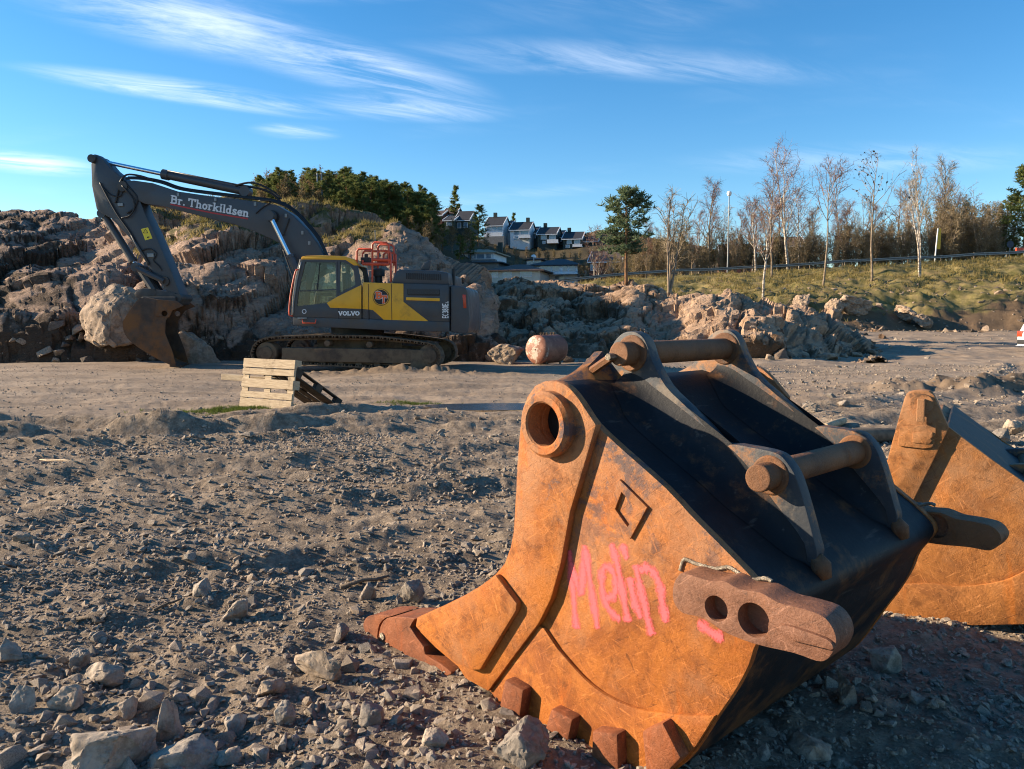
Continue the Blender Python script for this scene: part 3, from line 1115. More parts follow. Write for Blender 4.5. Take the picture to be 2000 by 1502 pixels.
B_LUG=[(0.174,0.734),(0.188,0.765),(0.210,0.779),(0.294,0.778),(0.336,0.789),(0.383,0.779),(0.442,0.786),(0.495,0.773),(0.550,0.775),(0.607,0.772),(0.634,0.752),(0.645,0.725),(0.642,0.699),(0.624,0.666),(0.598,0.654),(0.541,0.655),(0.432,0.644),(0.340,0.649),(0.275,0.668),(0.207,0.663),(0.175,0.689)]
B_LUGH=[(0.314,0.706),(0.426,0.707)]
B_SLOT=[(0.504,0.716),(0.520,0.724),(0.561,0.725),(0.626,0.722),(0.643,0.710),(0.641,0.698),(0.623,0.697),(0.535,0.691),(0.509,0.701)]
B_WELD=[(0.121,0.715),(0.130,0.746),(0.142,0.753),(0.175,0.749),(0.238,0.749),(0.282,0.764),(0.315,0.755),(0.348,0.744),(0.394,0.760),(0.414,0.757)]
B_EYE=[(-0.354,1.142),(-0.355,1.254),(-0.354,1.027)]
B_EAR=[(-0.602,1.241),(-0.549,1.254),(-0.497,1.275),(-0.438,1.310),(-0.406,1.362),(-0.375,1.413),(-0.336,1.444),(-0.289,1.450),(-0.251,1.434),(-0.228,1.404),(-0.205,1.351),(-0.146,1.265),(-0.061,1.201),(0.021,1.140),(0.080,1.093),(0.129,1.093),(0.213,1.090),(0.276,1.082),(0.310,1.055),(0.339,1.012),(0.375,0.914),(0.398,0.841),(0.410,0.802),(0.406,0.769),(0.385,0.759),(0.307,0.816),(0.183,0.905),(0.096,0.963),(-0.017,1.044),(-0.143,1.117),(-0.232,1.217),(-0.372,1.238),(-0.522,1.228)]
B_BLOB=[(0.386,0.757)]
B_ADU=[(-1.194,0.214),(-1.309,0.187),(-1.443,0.137),(-1.475,0.098),(-1.483,0.037),(-1.478,-0.005),(-1.434,-0.016),(-1.360,-0.007),(-1.312,0.049),(-1.174,0.079),(-1.119,0.080),(-1.127,0.108),(-1.228,0.165)]
B_ADAPT=[(-1.188,0.215),(-1.309,0.187),(-1.405,0.154),(-1.456,0.104),(-1.477,0.039),(-1.471,-0.003),(-1.385,-0.015),(-1.289,-0.015),(-1.153,-0.017),(-1.024,0.008),(-0.962,0.043),(-0.942,0.062),(-1.023,0.075),(-1.119,0.080),(-1.127,0.108),(-1.228,0.165)]
B_CAP=[(-1.363,0.169),(-1.480,0.141),(-1.558,0.111),(-1.592,0.078),(-1.600,0.046),(-1.561,0.013),(-1.472,-0.007),(-1.483,0.037),(-1.462,0.102),(-1.412,0.146)]
C_PLATE=[(-0.354,1.048),(-0.338,1.114),(-0.298,1.136),(-0.239,1.139),(-0.214,1.117),(-0.179,1.040),(-0.143,0.959),(0.044,0.815),(0.177,0.720)]
C_LEFT=[(-0.408,0.665),(-0.419,0.723),(-0.390,0.872),(-0.368,0.979)]
C_RIDGE=[(-0.217,0.161),(-0.093,0.168),(0.013,0.192),(0.117,0.234),(0.197,0.294)]
C_GRV=[(-0.142,0.951),(-0.281,0.555)]
C_DIA=[(-0.358,0.951),(-0.200,0.972),(-0.198,0.925),(-0.214,0.905),(-0.201,0.887),(-0.212,0.858),(-0.253,0.849),(-0.363,0.854)]
B_O=(0.4175,2.3383)
C_O=(2.2814,3.6858)
E_SKIRT=[(-1.542,1.523),(-1.548,1.280),(-0.738,1.233),(1.471,1.127),(2.892,1.103),(2.894,1.380),(0.412,1.462)]
E_CW=[(2.919,2.391),(2.910,1.103),(3.211,1.056),(3.392,1.074),(3.448,1.326),(3.449,1.576),(3.380,2.254),(3.255,2.354)]
E_CAB=[(-1.542,1.523),(-1.510,2.048),(-1.410,2.625),(-1.268,3.119),(-1.204,3.187),(-0.034,3.191),(0.221,3.111),(0.335,2.940),(0.436,2.410),(0.419,1.462)]
E_ROOF=[(-1.269,3.105),(-1.248,3.187),(-1.137,3.211),(-0.694,3.223),(-0.034,3.198),(0.239,3.111),(0.346,2.932),(0.236,2.933),(0.001,3.084),(-0.697,3.102)]
E_G1=[(-1.141,3.043),(-0.287,3.025),(-0.279,2.290),(-1.353,2.254)]
E_G2=[(-1.357,2.221),(-0.280,2.258),(-0.293,1.981),(-0.557,1.902),(-1.412,1.813)]
E_G3=[(-0.147,3.049),(0.090,2.959),(0.216,2.815),(0.267,2.397),(-0.182,2.190)]
E_YEL=[(0.436,2.403),(-0.239,2.082),(-0.557,1.902),(-0.460,1.769),(0.424,1.739)]
E_YEL2=[(0.466,2.475),(1.616,2.435),(1.609,1.935),(2.313,1.390),(1.054,1.426),(0.747,1.703),(0.608,1.721),(0.453,1.732)]
E_BODY=[(0.452,2.475),(2.901,2.403),(2.894,1.380),(0.434,1.462)]
E_HOOD=[(1.268,2.504),(1.407,2.789),(1.560,2.831),(2.570,2.791),(2.858,2.733),(2.885,2.391),(1.267,2.439)]
E_LOUV=[(1.669,2.734),(2.677,2.691),(2.676,2.524),(1.666,2.563)]
E_FIN=[(1.997,2.856),(2.091,3.030),(2.296,3.127),(2.245,2.837)]
E_STRIP=[(1.684,2.060),(2.627,2.030),(2.627,1.948),(1.683,1.978)]
E_VENT=[(1.723,2.292),(2.629,2.269),(2.628,2.094),(1.721,2.114)]
E_PANEL=[(1.736,1.899),(2.626,1.873),(2.623,1.523),(2.133,1.541)]
E_LOGO=[(0.983,2.062),(0.987,2.298)]
E_TXT_V=[(-0.231,1.559),(0.377,1.559),(-0.229,1.667)]
E_TXT_E=[(2.866,1.476),(2.869,1.933),(2.695,1.476)]
E_DOT=[(-1.204,1.668),(-1.202,1.722)]
E_TAIL=[(3.253,2.130),(3.354,2.130),(3.367,1.755),(3.287,1.755)]
E_PIPE=[(2.888,2.896),(2.885,2.415)]
E_AIR=[(0.799,2.880),(0.796,2.661),(0.794,2.496),(0.619,2.789),(0.973,2.788)]
E_RAIL=[[(0.269,2.986),(0.276,3.344),(0.332,3.408),(0.681,3.399)],[(0.703,2.481),(0.719,3.520),(0.783,3.584),(1.123,3.575),(1.184,3.510),(1.177,2.981)],[(0.879,3.144),(0.881,3.298),(0.937,3.355),(1.193,3.339),(1.240,3.285),(1.229,2.479)],[(0.435,2.992),(1.188,2.981)],[(0.713,3.109),(1.244,3.096)],[(0.435,2.992),(0.437,3.093)]]
E_HR=[(-1.395,2.819),(-1.459,2.622),(-1.559,2.191),(-1.618,1.758),(-1.620,1.559)]
E_PIL=[(-1.252,3.035),(-1.386,2.552),(-1.503,1.903),(-1.526,1.570)]
E_STEP=[(-1.244,1.462),(-1.235,1.353),(-0.876,1.342),(-0.856,1.440)]
E_TRK=[(-2.764,0.452),(-2.720,0.671),(-2.546,0.853),(-2.245,0.955),(-1.724,0.992),(-0.688,1.019),(-0.320,1.016),(0.779,0.996),(1.506,0.926),(2.085,0.852),(2.447,0.785),(2.633,0.667),(2.718,0.471),(2.703,0.291),(2.586,0.147),(2.367,0.056),(2.004,0.037),(1.130,0.068),(-0.338,0.134),(-1.819,0.193),(-2.341,0.206),(-2.602,0.252),(-2.730,0.343)]
E_IDL=[(-2.295,0.508),(-2.288,0.755)]
E_SPR=[(2.353,0.433),(2.355,0.702)]
E_FRM=[(-1.844,0.655),(1.829,0.618),(1.824,0.223),(-1.854,0.273)]
E_FD=[(1.811,0.611),(2.401,0.595),(2.396,0.067),(2.186,0.045),(1.815,0.079)]
E_ROL=[(-0.546,0.778),(0.650,0.744)]
E_BEAR=[(-0.773,1.224),(0.580,1.188),(0.577,1.020),(-0.777,1.048)]
E_BOOM=[(-7.187,5.437),(-7.071,5.537),(-6.708,5.555),(-6.133,5.470),(-5.375,5.220),(-4.234,5.049),(-3.005,4.899),(-2.394,4.794),(-1.931,4.517),(-1.472,4.060),(-1.198,3.695),(-0.995,3.315),(-0.886,2.927),(-1.363,2.654),(-1.829,2.931),(-1.961,3.321),(-2.283,3.665),(-2.657,3.850),(-3.078,4.036),(-3.690,4.246),(-4.400,4.412),(-5.111,4.602),(-5.825,4.782),(-6.400,4.866),(-6.636,4.983),(-6.965,5.206),(-7.130,5.299)]
E_ARM=[(-8.028,6.055),(-7.921,6.259),(-7.798,6.289),(-7.635,6.163),(-7.429,5.910),(-7.008,5.576),(-6.827,5.308),(-6.553,4.939),(-6.424,4.571),(-6.113,3.923),(-5.717,2.949),(-5.453,2.250),(-5.388,2.064),(-5.514,1.947),(-5.751,2.088),(-5.887,2.345),(-6.393,3.045),(-6.940,3.883),(-7.474,4.442),(-7.782,4.629),(-7.924,4.723),(-8.036,5.414)]
E_ACYL=[(-7.967,6.205),(-5.910,5.739),(-3.415,5.236)]
E_BCYL=[(-2.493,4.447),(-1.880,3.234),(-1.659,2.689)]
E_KCYL=[(-7.872,4.624),(-6.883,3.020)]
E_LNK=[(-6.712,2.977),(-5.867,2.578),(-6.400,2.299)]
E_CPL=[(-6.778,2.275),(-6.638,2.345),(-6.393,2.367),(-5.574,2.226),(-5.385,2.086),(-5.415,1.946),(-5.539,1.876),(-6.262,2.017),(-6.699,2.065),(-6.816,2.182)]
E_BKT=[(-6.493,2.077),(-6.746,1.779),(-6.927,1.502),(-7.008,1.317),(-6.950,0.993),(-6.722,0.715),(-6.254,0.382),(-5.831,0.137),(-5.547,0.031),(-5.649,0.486),(-5.842,1.041),(-5.803,1.410),(-5.599,1.709),(-5.284,1.846),(-5.469,1.984),(-6.040,2.031)]
E_BKH=[(-5.827,1.617),(-5.824,1.709)]
E_TXT_B=[(-5.604,4.881),(-3.232,4.448),(-5.571,5.109)]
E_UND=[(-5.607,4.826),(-4.394,4.572),(-3.258,4.379)]
E_STK=[(-6.564,4.134),(-6.344,4.179),(-6.222,3.855),(-6.448,3.796)]
E_WORK=[(-0.846,3.305)]

# ------------------------------------------------------------------ the near rusty bucket
BW = 1.24


def side_pair(fn):
    """build on the near side, then mirrored on the far side"""
    fn(lambda d: d, 1)
    fn(lambda d: BW - d, -1)


def flat_stroke(path, width, y, mat, name, parent, n=5):
    """a sprayed or painted stroke lying on a plate; edge attribute runs 0..1 from the middle outwards"""
    P = np.array(cr(path, 6))
    T = np.gradient(P, axis=0)
    T /= np.linalg.norm(T, axis=1)[:, None] + 1e-9
    P = np.vstack([P[0] - T[0] * width * .5, P, P[-1] + T[-1] * width * .5])
    T = np.vstack([T[0], T, T[-1]])
    N = np.stack([T[:, 1], -T[:, 0]], 1)
    offs = np.linspace(-1, 1, n)
    V, E = [], []
    for i in range(len(P)):
        for o_ in offs:
            V.append((P[i, 0] + N[i, 0] * o_ * width, y, P[i, 1] + N[i, 1] * o_ * width))
            E.append(1.3 if i in (0, len(P) - 1) else abs(o_) * (1 + .28 * math.sin(i * .9 + P[0, 0] * 40)))
    me = np_mesh(name, V, grid_faces(len(P), n))
    attr(me, 'edge', E)
    return link(name, me, mat, parent)


bk = empty('excavator_bucket', (*B_O, 0), R(-47))
tag(bk, 'large rusty orange bucket with pink sprayed writing lying in the foreground gravel', 'excavator bucket')
edge = B_PLATE_EDGE
outline = cr(edge[:5], 3)[:-1] + cr(edge[4:11], 2)[:-1] + cr(edge[10:], 4) + B_LEFT[1:]
eye_c = (B_EYE[0][0] - .03, B_EYE[0][1] - .003)
ER = .113


def sides(Y, sg):
    def pl(name, poly, a, b, mat, holes=(), bevel=.006):
        y0, y1 = sorted((Y(a), Y(b)))
        return plate(name, poly, y0, y1, M[mat], bk, holes, bevel)
    base = pl('side_plate', outline, 0, .03, 'rust_plate', [circ(eye_c, .074, 20)])
    pl('side_cutter', cr(B_CUT[:6], 3) + B_CUT[6:], -.03, .002, 'rust_cutter', [circ(eye_c, .074, 20)], .008)
    pl('cutter_pad', B_PAD, -.058, -.028, 'rust_cutter', (), .011)
    pl('wear_plate', B_WEAR[:2] + cr(B_WEAR[2:9], 3) + B_WEAR[9:], -.016, .002, 'rust_cutter', (), .007)
    for s in (B_SH0, B_SH1, B_SH2, B_SH3):
        pl('heel_shroud', s, -.062, .0, 'rust_red', (), .012)
    if sg > 0:
        cd_ = np.mean(B_DIA, axis=0)
        dia = [(-.102, .987), (.010, .917), (-.056, .802), (-.145, .885)]
        pl('diamond_emblem', dia, -.011, .001, 'rust_plate', [[(-.078 + (p[0] + .078) * .58, .893 + (p[1] - .893) * .58) for p in dia]], .002)
    # lifting eye
    m = MB()
    for r0, r1, ya, yb_ in ((.074, ER, -.075, .0),):
        n_ = 40
        v, f = [], []
        for t in range(n_):
            c, s = math.cos(t * math.tau / n_), math.sin(t * math.tau / n_)
            for rad, yy in ((r1, yb_), (r1, ya + .012), (r1 - .012, ya), (r0 + .006, ya), (r0, ya + .006), (r0, .13)):
                v.append((eye_c[0] + rad * c, Y(yy), eye_c[1] + rad * s))
        for t in range(n_):
            u = (t + 1) % n_
            for k in range(5):
                f.append((t * 6 + k, t * 6 + k + 1, u * 6 + k + 1, u * 6 + k))
        m.add(v, f)
    ring = m.build('lifting_eye', M['rust_cutter'], bk, angle=40)
    y0, y1 = sorted((Y(.030), Y(.040)))
    plate('eye_hole_shade', circ(eye_c, .079, 24), y0, y1, M['black_shell'], ring)  # black disc added to paint the shade inside the eye's hole
    # welded lug with two holes
    h1, h2 = B_LUGH
    lug_poly = B_LUG if sg > 0 else [(p[0], .70 + (p[1] - .715) * (.98 - .45 * max(0, p[0] - .2))) for p in B_LUG]
    lug = pl('welded_lug', cr(lug_poly, 3, True), -.10, .0, 'rust_lug' if sg > 0 else 'rust_pin_shaded_lug', [circ(h1, .036, 20), circ(h2, .046, 22)], .016)  # far lug's darker rust stands in for the bucket's shade on it
    for h_, r_ in ((h1, .034), (h2, .044)):
        y0, y1 = sorted((Y(-.05), Y(-.03)))
        plate('hole_bottom', circ(h_, r_ + .004, 20), y0, y1, M['rust_lug'], lug, (), 0)
    y0, y1 = sorted((Y(-.112), Y(-.095)))
    sl_ = cr(B_SLOT, 2, True)
    plate('lug_tongue', [(p[0], p[1]) for p in sl_], y0, y1, M['rust_lug'], lug, (), .010)
    m = MB()
    m.tube([(p[0] + .008, Y(-.001), p[1] + .030) for p in cr(B_WELD, 8)], [.0065 + .0009 * math.sin(i * 2.3) for i in range(len(cr(B_WELD, 8)))], 8)
    m.build('weld_bead', M['weld'], bk, True)


side_pair(sides)
# wrapper sheet from the eye over the back and round the heel to the lip
prof = cr(edge[1:5], 3)[:-1] + cr(edge[4:11], 3)[:-1] + cr(edge[10:], 4)
strip_shell('shell', [(p[0] - .004, p[1] - .004) for p in prof], .028, .028, BW - .028, M['black_shell'], bk)
# mouth rim: torsion tube between the two eyes
m = MB()
m.tube([(eye_c[0] - .0, .1, eye_c[1] + .05), (eye_c[0] - .0, BW - .1, eye_c[1] + .05)], .085, 20)
m.build('torsion_tube', M['black_shell'], bk, angle=40)
# lip and teeth
lip = [(-1.20, .155), (-1.19, .18), (-.74, .105), (-.70, .06), (-.75, .045)]
plate('cutting_lip', lip, .03, BW - .03, M['rust_cutter'], bk, (), .004)
for k in (0, 4):
    yc = .085 + k * (BW - .17) / 4
    hw = .075
    ad = link('tooth_adapter', plate_mesh('tooth_adapter', cr(B_ADAPT, 2, True), yc - hw - (.04 if k == 0 else 0), yc + hw * .7, (), .018, 3), M['rust_red'], bk)
    link('tooth_cap', plate_mesh('tooth_cap', [(p[0] - .012, p[1] + .002) for p in cr(B_CAP, 2, True)], yc - hw - (.034 if k == 0 else 0), yc + hw * .66, (), .016, 3), M['rust_red'], ad)
    m = MB()
    m.tube([(-1.44, yc - hw - (.046 if k == 0 else .006), .06), (-1.44, yc, .06)], .017, 12)
    m.build('tooth_pin', M['weld'], ad, angle=40)
# hinge ears
ear = cr(B_EAR[:24], 3) + [(.33, .75), (.10, .92), (-.05, 1.02), (-.2, 1.10), (-.28, 1.19), (-.40, 1.19), (-.5, 1.18)]
p1c, p2c = (-.311 + .018, 1.372), (.252, 1.012)
for y0 in (.29, .90):
    e_ = plate('hinge_ear', ear, y0, y0 + .052, M['ear_steel'], bk, (), .008)
    for c_, r_ in ((p1c, .066), (p2c, .062)):
        m = MB()
        ya, yb_ = (y0 - .006, y0 + .058)
        n_ = 32
        m.tube([(c_[0], ya, c_[1]), (c_[0], yb_, c_[1])], r_, n_)
        o = m.build('pin_boss', M['rust_pin_shaded_lug'], e_, angle=40)
        bevel_mesh(o.data, .006)
    m = MB()
    m.tube([(.395, y0 + .02, .785), (.41, y0 + .025, .755), (.42, y0 + .03, .72)], [.02, .034, .024], 10)
    m.build('weld_bead', M['rust_pin_shaded_lug'], e_, True)
for c_ in (p1c, p2c):
    m = MB()
    m.tube([(c_[0], .215, c_[1]), (c_[0], .985, c_[1])], .043, 28)
    o = m.build('hinge_pin', M['rust_pin_shaded_lug'], bk, angle=40)
    bevel_mesh(o.data, .005)
# locking bar and bolt on the upper pin
m = MB()
m.tube([(p1c[0] - .02, .205, p1c[1] - .01), (p1c[0] - .16, .22, p1c[1] - .085)], .016, 6)
lk = m.build('locking_bar', M['rust_pin_shaded_lug'], bk)
m = MB()
m.tube([(p1c[0] - .02, .18, p1c[1] - .01), (p1c[0] - .02, .215, p1c[1] - .01)], .013, 6)
m.build('bolt', M['weld'], lk)
m = MB()
m.tube([(p1c[0] - .15, .20, p1c[1] - .08), (p1c[0] - .15, .24, p1c[1] - .08)], .012, 6)
m.build('bolt', M['weld'], lk)
# fillets where the ears flow into the back sheet
P_ = np.array([p for p in prof if -.36 < p[0] < .41 and p[1] > .72])
T_ = np.gradient(P_, axis=0)
T_ /= np.linalg.norm(T_, axis=1)[:, None]
Nn = np.stack([-T_[:, 1], T_[:, 0]], 1)
for wf, sg in ((.292, -1), (.340, 1), (.902, -1), (.950, 1)):
    V_ = []
    K = 7
    for i in range(len(P_)):
        t_ = i / (len(P_) - 1)
        r0 = .12 * math.sin(math.pi * min(1, .08 + t_ * .95)) ** .6 + .004
        for k in range(K):
            ph = k / (K - 1) * math.pi / 2
            hgt = r0 * (1 - math.cos(ph)) - .004
            V_.append((P_[i, 0] + Nn[i, 0] * hgt, wf + sg * r0 * (1 - math.sin(ph)), P_[i, 1] + Nn[i, 1] * hgt))
    me = np_mesh('ear_fillet', V_, grid_faces(len(P_), K), True)
    link('ear_fillet', me, M['black_shell'], bk)
# gussets between eye and ear, hinge to shell stiffener
for ya, yb_ in ((.03, .29), (.95, BW - .03)):
    m = MB()
    n_ = 8
    v, f = [], []
    for i in range(n_ + 1):
        t = i / n_
        zz_ = 1.272 + .10 * t ** 2 if ya < .5 else 1.272 + .10 * (1 - t) ** 2
        yy = ya + (yb_ - ya) * t
        v += [(-.47, yy, zz_), (-.43, yy, zz_ + .004), (-.34, yy, 1.235), (-.40, yy, 1.20)]
    for i in range(n_):
        for k in range(4):
            f.append((i * 4 + k, i * 4 + (k + 1) % 4, i * 4 + 4 + (k + 1) % 4, i * 4 + 4 + k))
    m.add(v, f)
    m.build('rim_gusset', M['ear_steel'], bk, angle=50)
for i, s in enumerate(B_MARK):
    flat_stroke(s, .022, -.0007 - .0001 * i, M['spray_paint'], 'spray_stroke', bk)

# ------------------------------------------------------------------ the second bucket
b2 = empty('excavator_bucket', (*C_O, 0), R(-31))
tag(b2, 'brown rusty bucket with rounded heel, half out of frame behind the near bucket', 'excavator bucket')
CWD = 1.15
c_edge = C_PLATE[5:] + [(.46, .60), (.62, .50), (.70, .42), (.68, .30), (.58, .19), (.42, .10), (.21, .035), (0, -.02), (-.25, -.05), (-.55, -.03), (-.80, .05), (-1.0, .16)]
c_all = cr(C_PLATE[:6], 3)[:-1] + c_edge[:4] + cr(c_edge[4:], 4) + [(-1.02, .22), (-.86, .33), (-.62, .47)] + C_LEFT
for sg in (0, 1):
    def pl2(name, poly, a, b, mat, bev=.006):
        y0, y1 = sorted((a, b) if sg == 0 else (CWD - a, CWD - b))
        return plate(name, poly, y0, y1, M[mat], b2, (), bev)
    low = [(p[0], min(p[1], .93)) for p in c_all if not (p[1] > .935 and -.33 < p[0] < -.19)] if sg else c_all
    pl2('side_plate', low, 0, .03, 'rust_two')
    cutp = C_LEFT[::1] + C_PLATE[:7] + [(-.20, .80), (-.30, .535), (-.47, .25), (-.70, .03), (-1.0, .16), (-1.02, .22), (-.86, .33), (-.62, .47)]
    pl2('side_cutter', [(p[0], min(p[1], .93)) for p in cutp if not (p[1] > .935 and -.33 < p[0] < -.19)] if sg else cutp, -.028, .002, 'rust_two', .008)
    rim = cr([(-.68, .08), (-.45, .10)] + C_RIDGE + [(.33, .42)], 3) + [(.60, .24), (.58, .19), (.42, .10), (.21, .035), (0, -.015), (-.25, -.045), (-.55, -.025)]
    pl2('wear_plate', rim, -.018, .002, 'rust_two', .009)
    if sg == 0:
        em_ = pl2('raised_emblem', C_DIA, -.040, -.026, 'rust_two', .004)
        cxm, czm = np.mean(C_DIA, axis=0)
        plate('emblem_centre', [(cxm + (p[0] - cxm) * .55 + .01, czm + (p[1] - czm) * .5) for p in C_DIA], -.046, -.038, M['rust_two'], em_, (), .003)
prof2 = cr(c_edge[1:4] + [(.46, .60), (.62, .50)], 3)[:-1] + cr([(.62, .50), (.70, .42), (.68, .30), (.58, .19), (.42, .10), (.21, .035), (0, -.02), (-.25, -.05), (-.55, -.03), (-.80, .05)], 4)
strip_shell('shell', [(p[0] - .004, p[1] + .0) for p in prof2], .028, .028, CWD - .028, M['black_shell'], b2)
plate('rim_plate', [(-.34, .95), (-.2, .96), (-.15, .93), (-.2, .89), (-.35, .90)], .03, CWD - .03, M['rust_two'], b2, (), .006)
plate('cutting_lip', [(-1.05, .17), (-1.03, .2), (-.78, .09), (-.8, .05)], .03, CWD - .03, M['rust_two'], b2, (), .004)
m = MB()
m.tube([(-.265, -.05, 1.07), (-.265, .06, 1.07)], .052, 20)
m.build('pin_boss', M['rust_two'], b2, angle=40)
m = MB()
m.box((-.285, -.075, .985), (-.25, -.045, 1.10), Matrix.Rotation(0, 4, 'Y'))
m.build('locking_bar', M['rust_two'], b2, bevel=.004)
for y0 in (.28, .82):
    e_ = plate('hinge_ear', cr([(.10, .72), (.18, .76), (.26, .75), (.34, .70), (.42, .66), (.50, .66), (.56, .70), (.62, .69), (.66, .62), (.68, .50), (.5, .46), (.3, .56)], 3, True), y0, y0 + .05, M['ear_steel'], b2, (), .006)
for c_ in ((.22, .70), (.60, .63)):
    m = MB()
    m.tube([(c_[0], .22, c_[1]), (c_[0], .93, c_[1])], .04, 24)
    m.build('hinge_pin', M['rust_pin_shaded_lug'], b2, angle=40)

# ------------------------------------------------------------------ painted lettering
def arc(cx_, cz_, rx, rz, a0, a1, n=10):
    return [(cx_ + rx * math.cos(R(a0 + (a1 - a0) * i / n)), cz_ + rz * math.sin(R(a0 + (a1 - a0) * i / n))) for i in range(n + 1)]


GLY = {  # width, strokes, serif centres
    'B': (.86, [[(.17, 0), (.17, 1)], [(.17, .94), (.48, .94), (.64, .86), (.64, .62), (.48, .53), (.17, .53)], [(.48, .53), (.68, .44), (.68, .14), (.5, .05), (.17, .05)]], [(.13, 0), (.13, 1)]),
    'r': (.60, [[(.19, 0), (.19, .66)], [(.19, .46), (.3, .6), (.5, .58)]], [(.19, 0), (.12, .66)]),
    '.': (.36, [[(.16, .02), (.16, .14)]], []),
    ' ': (.30, [], []),
    'T': (.92, [[(.44, 0), (.44, .95)], [(.03, .94), (.85, .94)], [(.06, .94), (.06, .72)], [(.82, .94), (.82, .72)]], [(.44, 0)]),
    'h': (.76, [[(.18, 0), (.18, 1)], [(.18, .48), (.3, .6), (.46, .6), (.56, .48), (.56, 0)]], [(.18, 0), (.11, 1), (.56, 0)]),
    'o': (.68, [arc(.33, .32, .22, .29, 0, 360, 16)], []),
    'k': (.76, [[(.18, 0), (.18, 1)], [(.18, .26), (.55, .6)], [(.32, .38), (.6, .02)]], [(.18, 0), (.11, 1), (.62, 0), (.55, .64)]),
    'i': (.40, [[(.2, 0), (.2, .66)], [(.2, .84), (.2, .98)]], [(.2, 0), (.12, .66)]),
    'l': (.40, [[(.2, 0), (.2, 1)]], [(.2, 0), (.12, 1)]),
    'd': (.76, [arc(.31, .32, .2, .28, 0, 360, 16), [(.54, 0), (.54, 1)]], [(.48, 1), (.6, 0)]),
    's': (.60, [[(.48, .5), (.44, .6), (.28, .63), (.14, .54), (.16, .42), (.44, .26), (.48, .12), (.34, .02), (.16, .04), (.1, .18)]], []),
    'e': (.66, [[(.12, .34), (.54, .34), (.5, .54), (.33, .63), (.16, .52), (.11, .32), (.18, .1), (.36, .02), (.54, .1)]], []),
    'n': (.76, [[(.18, 0), (.18, .66)], [(.18, .48), (.3, .6), (.46, .6), (.56, .48), (.56, 0)]], [(.18, 0), (.11, .66), (.56, 0)]),
    'V': (.90, [[(.12, 1), (.45, 0)], [(.45, 0), (.78, 1)]], [(.12, 1), (.78, 1)]),
    'O': (.95, [arc(.46, .5, .34, .44, 0, 360, 18)], []),
    'L': (.78, [[(.18, 0), (.18, 1)], [(.1, .06), (.68, .06)], [(.66, .06), (.66, .3)]], [(.18, 1)]),
    'E': (.70, [[(.14, 0), (.14, 1)], [(.14, .93), (.6, .93)], [(.14, .5), (.54, .5)], [(.14, .07), (.6, .07)]], []),
    'C': (.72, [arc(.36, .5, .24, .43, 50, 310, 14)], []),
    '3': (.70, [[(.12, .86), (.3, .94), (.5, .86), (.52, .66), (.32, .53), (.54, .4), (.55, .18), (.36, .06), (.12, .12)]], []),
    '8': (.70, [arc(.34, .73, .18, .21, 0, 360, 12), arc(.34, .29, .21, .24, 0, 360, 12)], []),
    '0': (.70, [arc(.34, .5, .21, .44, 0, 360, 16)], []),
}


def lettering(txt, p0, uvec, vvec, y, weight, serif, mat, parent, name='letter', shrink=1.0):
    """letters as flat raised strokes; uvec spans the whole text, vvec the cap height (both in xz)"""
    total = sum(GLY[c][0] for c in txt)
    ux, uz = uvec[0] / total, uvec[1] / total
    pen, k = 0, 0
    for ch in txt:
        w, strokes, sf = GLY[ch]
        m = MB()
        items = [(s, weight) for s in strokes]
        if serif:
            items += [([(a - .15, b + (.04 if b < .5 else -.04)), (a + .15, b + (.04 if b < .5 else -.04))], weight * .55) for a, b in sf]
        for s, wt_ in items:
            k += 1
            yy = y - .0002 * (k % 9)
            for (a0, b0), (a1, b1) in zip(s[:-1], s[1:]):
                d = Vector((a1 - a0, b1 - b0))
                if d.length < 1e-6:
                    continue
                d.normalize()
                ov = wt_ * .25
                q = [(a0 - d.x * ov - d.y * wt_ / 2, b0 - d.y * ov + d.x * wt_ / 2), (a1 + d.x * ov - d.y * wt_ / 2, b1 + d.y * ov + d.x * wt_ / 2),
                     (a1 + d.x * ov + d.y * wt_ / 2, b1 + d.y * ov - d.x * wt_ / 2), (a0 - d.x * ov + d.y * wt_ / 2, b0 - d.y * ov - d.x * wt_ / 2)]
                yy -= .00007
                m.add([(p0[0] + ux * (pen + a) + vvec[0] * b, yy, p0[1] + uz * (pen + a) + vvec[1] * b) for a, b in q], [(0, 1, 2, 3)])
        pen += w
        if m.v:
            m.build(name, mat, parent)


# ------------------------------------------------------------------ excavator
ex = empty('excavator', (-4.52, 23.07, 0), R(-4))
tag(ex, 'grey and yellow tracked excavator parked before the rock face, bucket on the ground', 'excavator')
S0 = -1.5
PX = lambda name, poly, y0, y1, mat, bevel=.02, holes=(), parent=None: plate(name, poly, y0, y1, M[mat], parent or ex, holes, bevel)


def mirror_poly(p):
    return p


# tracks
def resample(pts, step):
    P = np.array(pts + [pts[0]])
    d = np.r_[0, np.cumsum(np.linalg.norm(np.diff(P, axis=0), axis=1))]
    n_ = int(d[-1] / step)
    t = np.linspace(0, d[-1], n_, endpoint=False)
    return np.stack([np.interp(t, d, P[:, 0]), np.interp(t, d, P[:, 1])], 1)


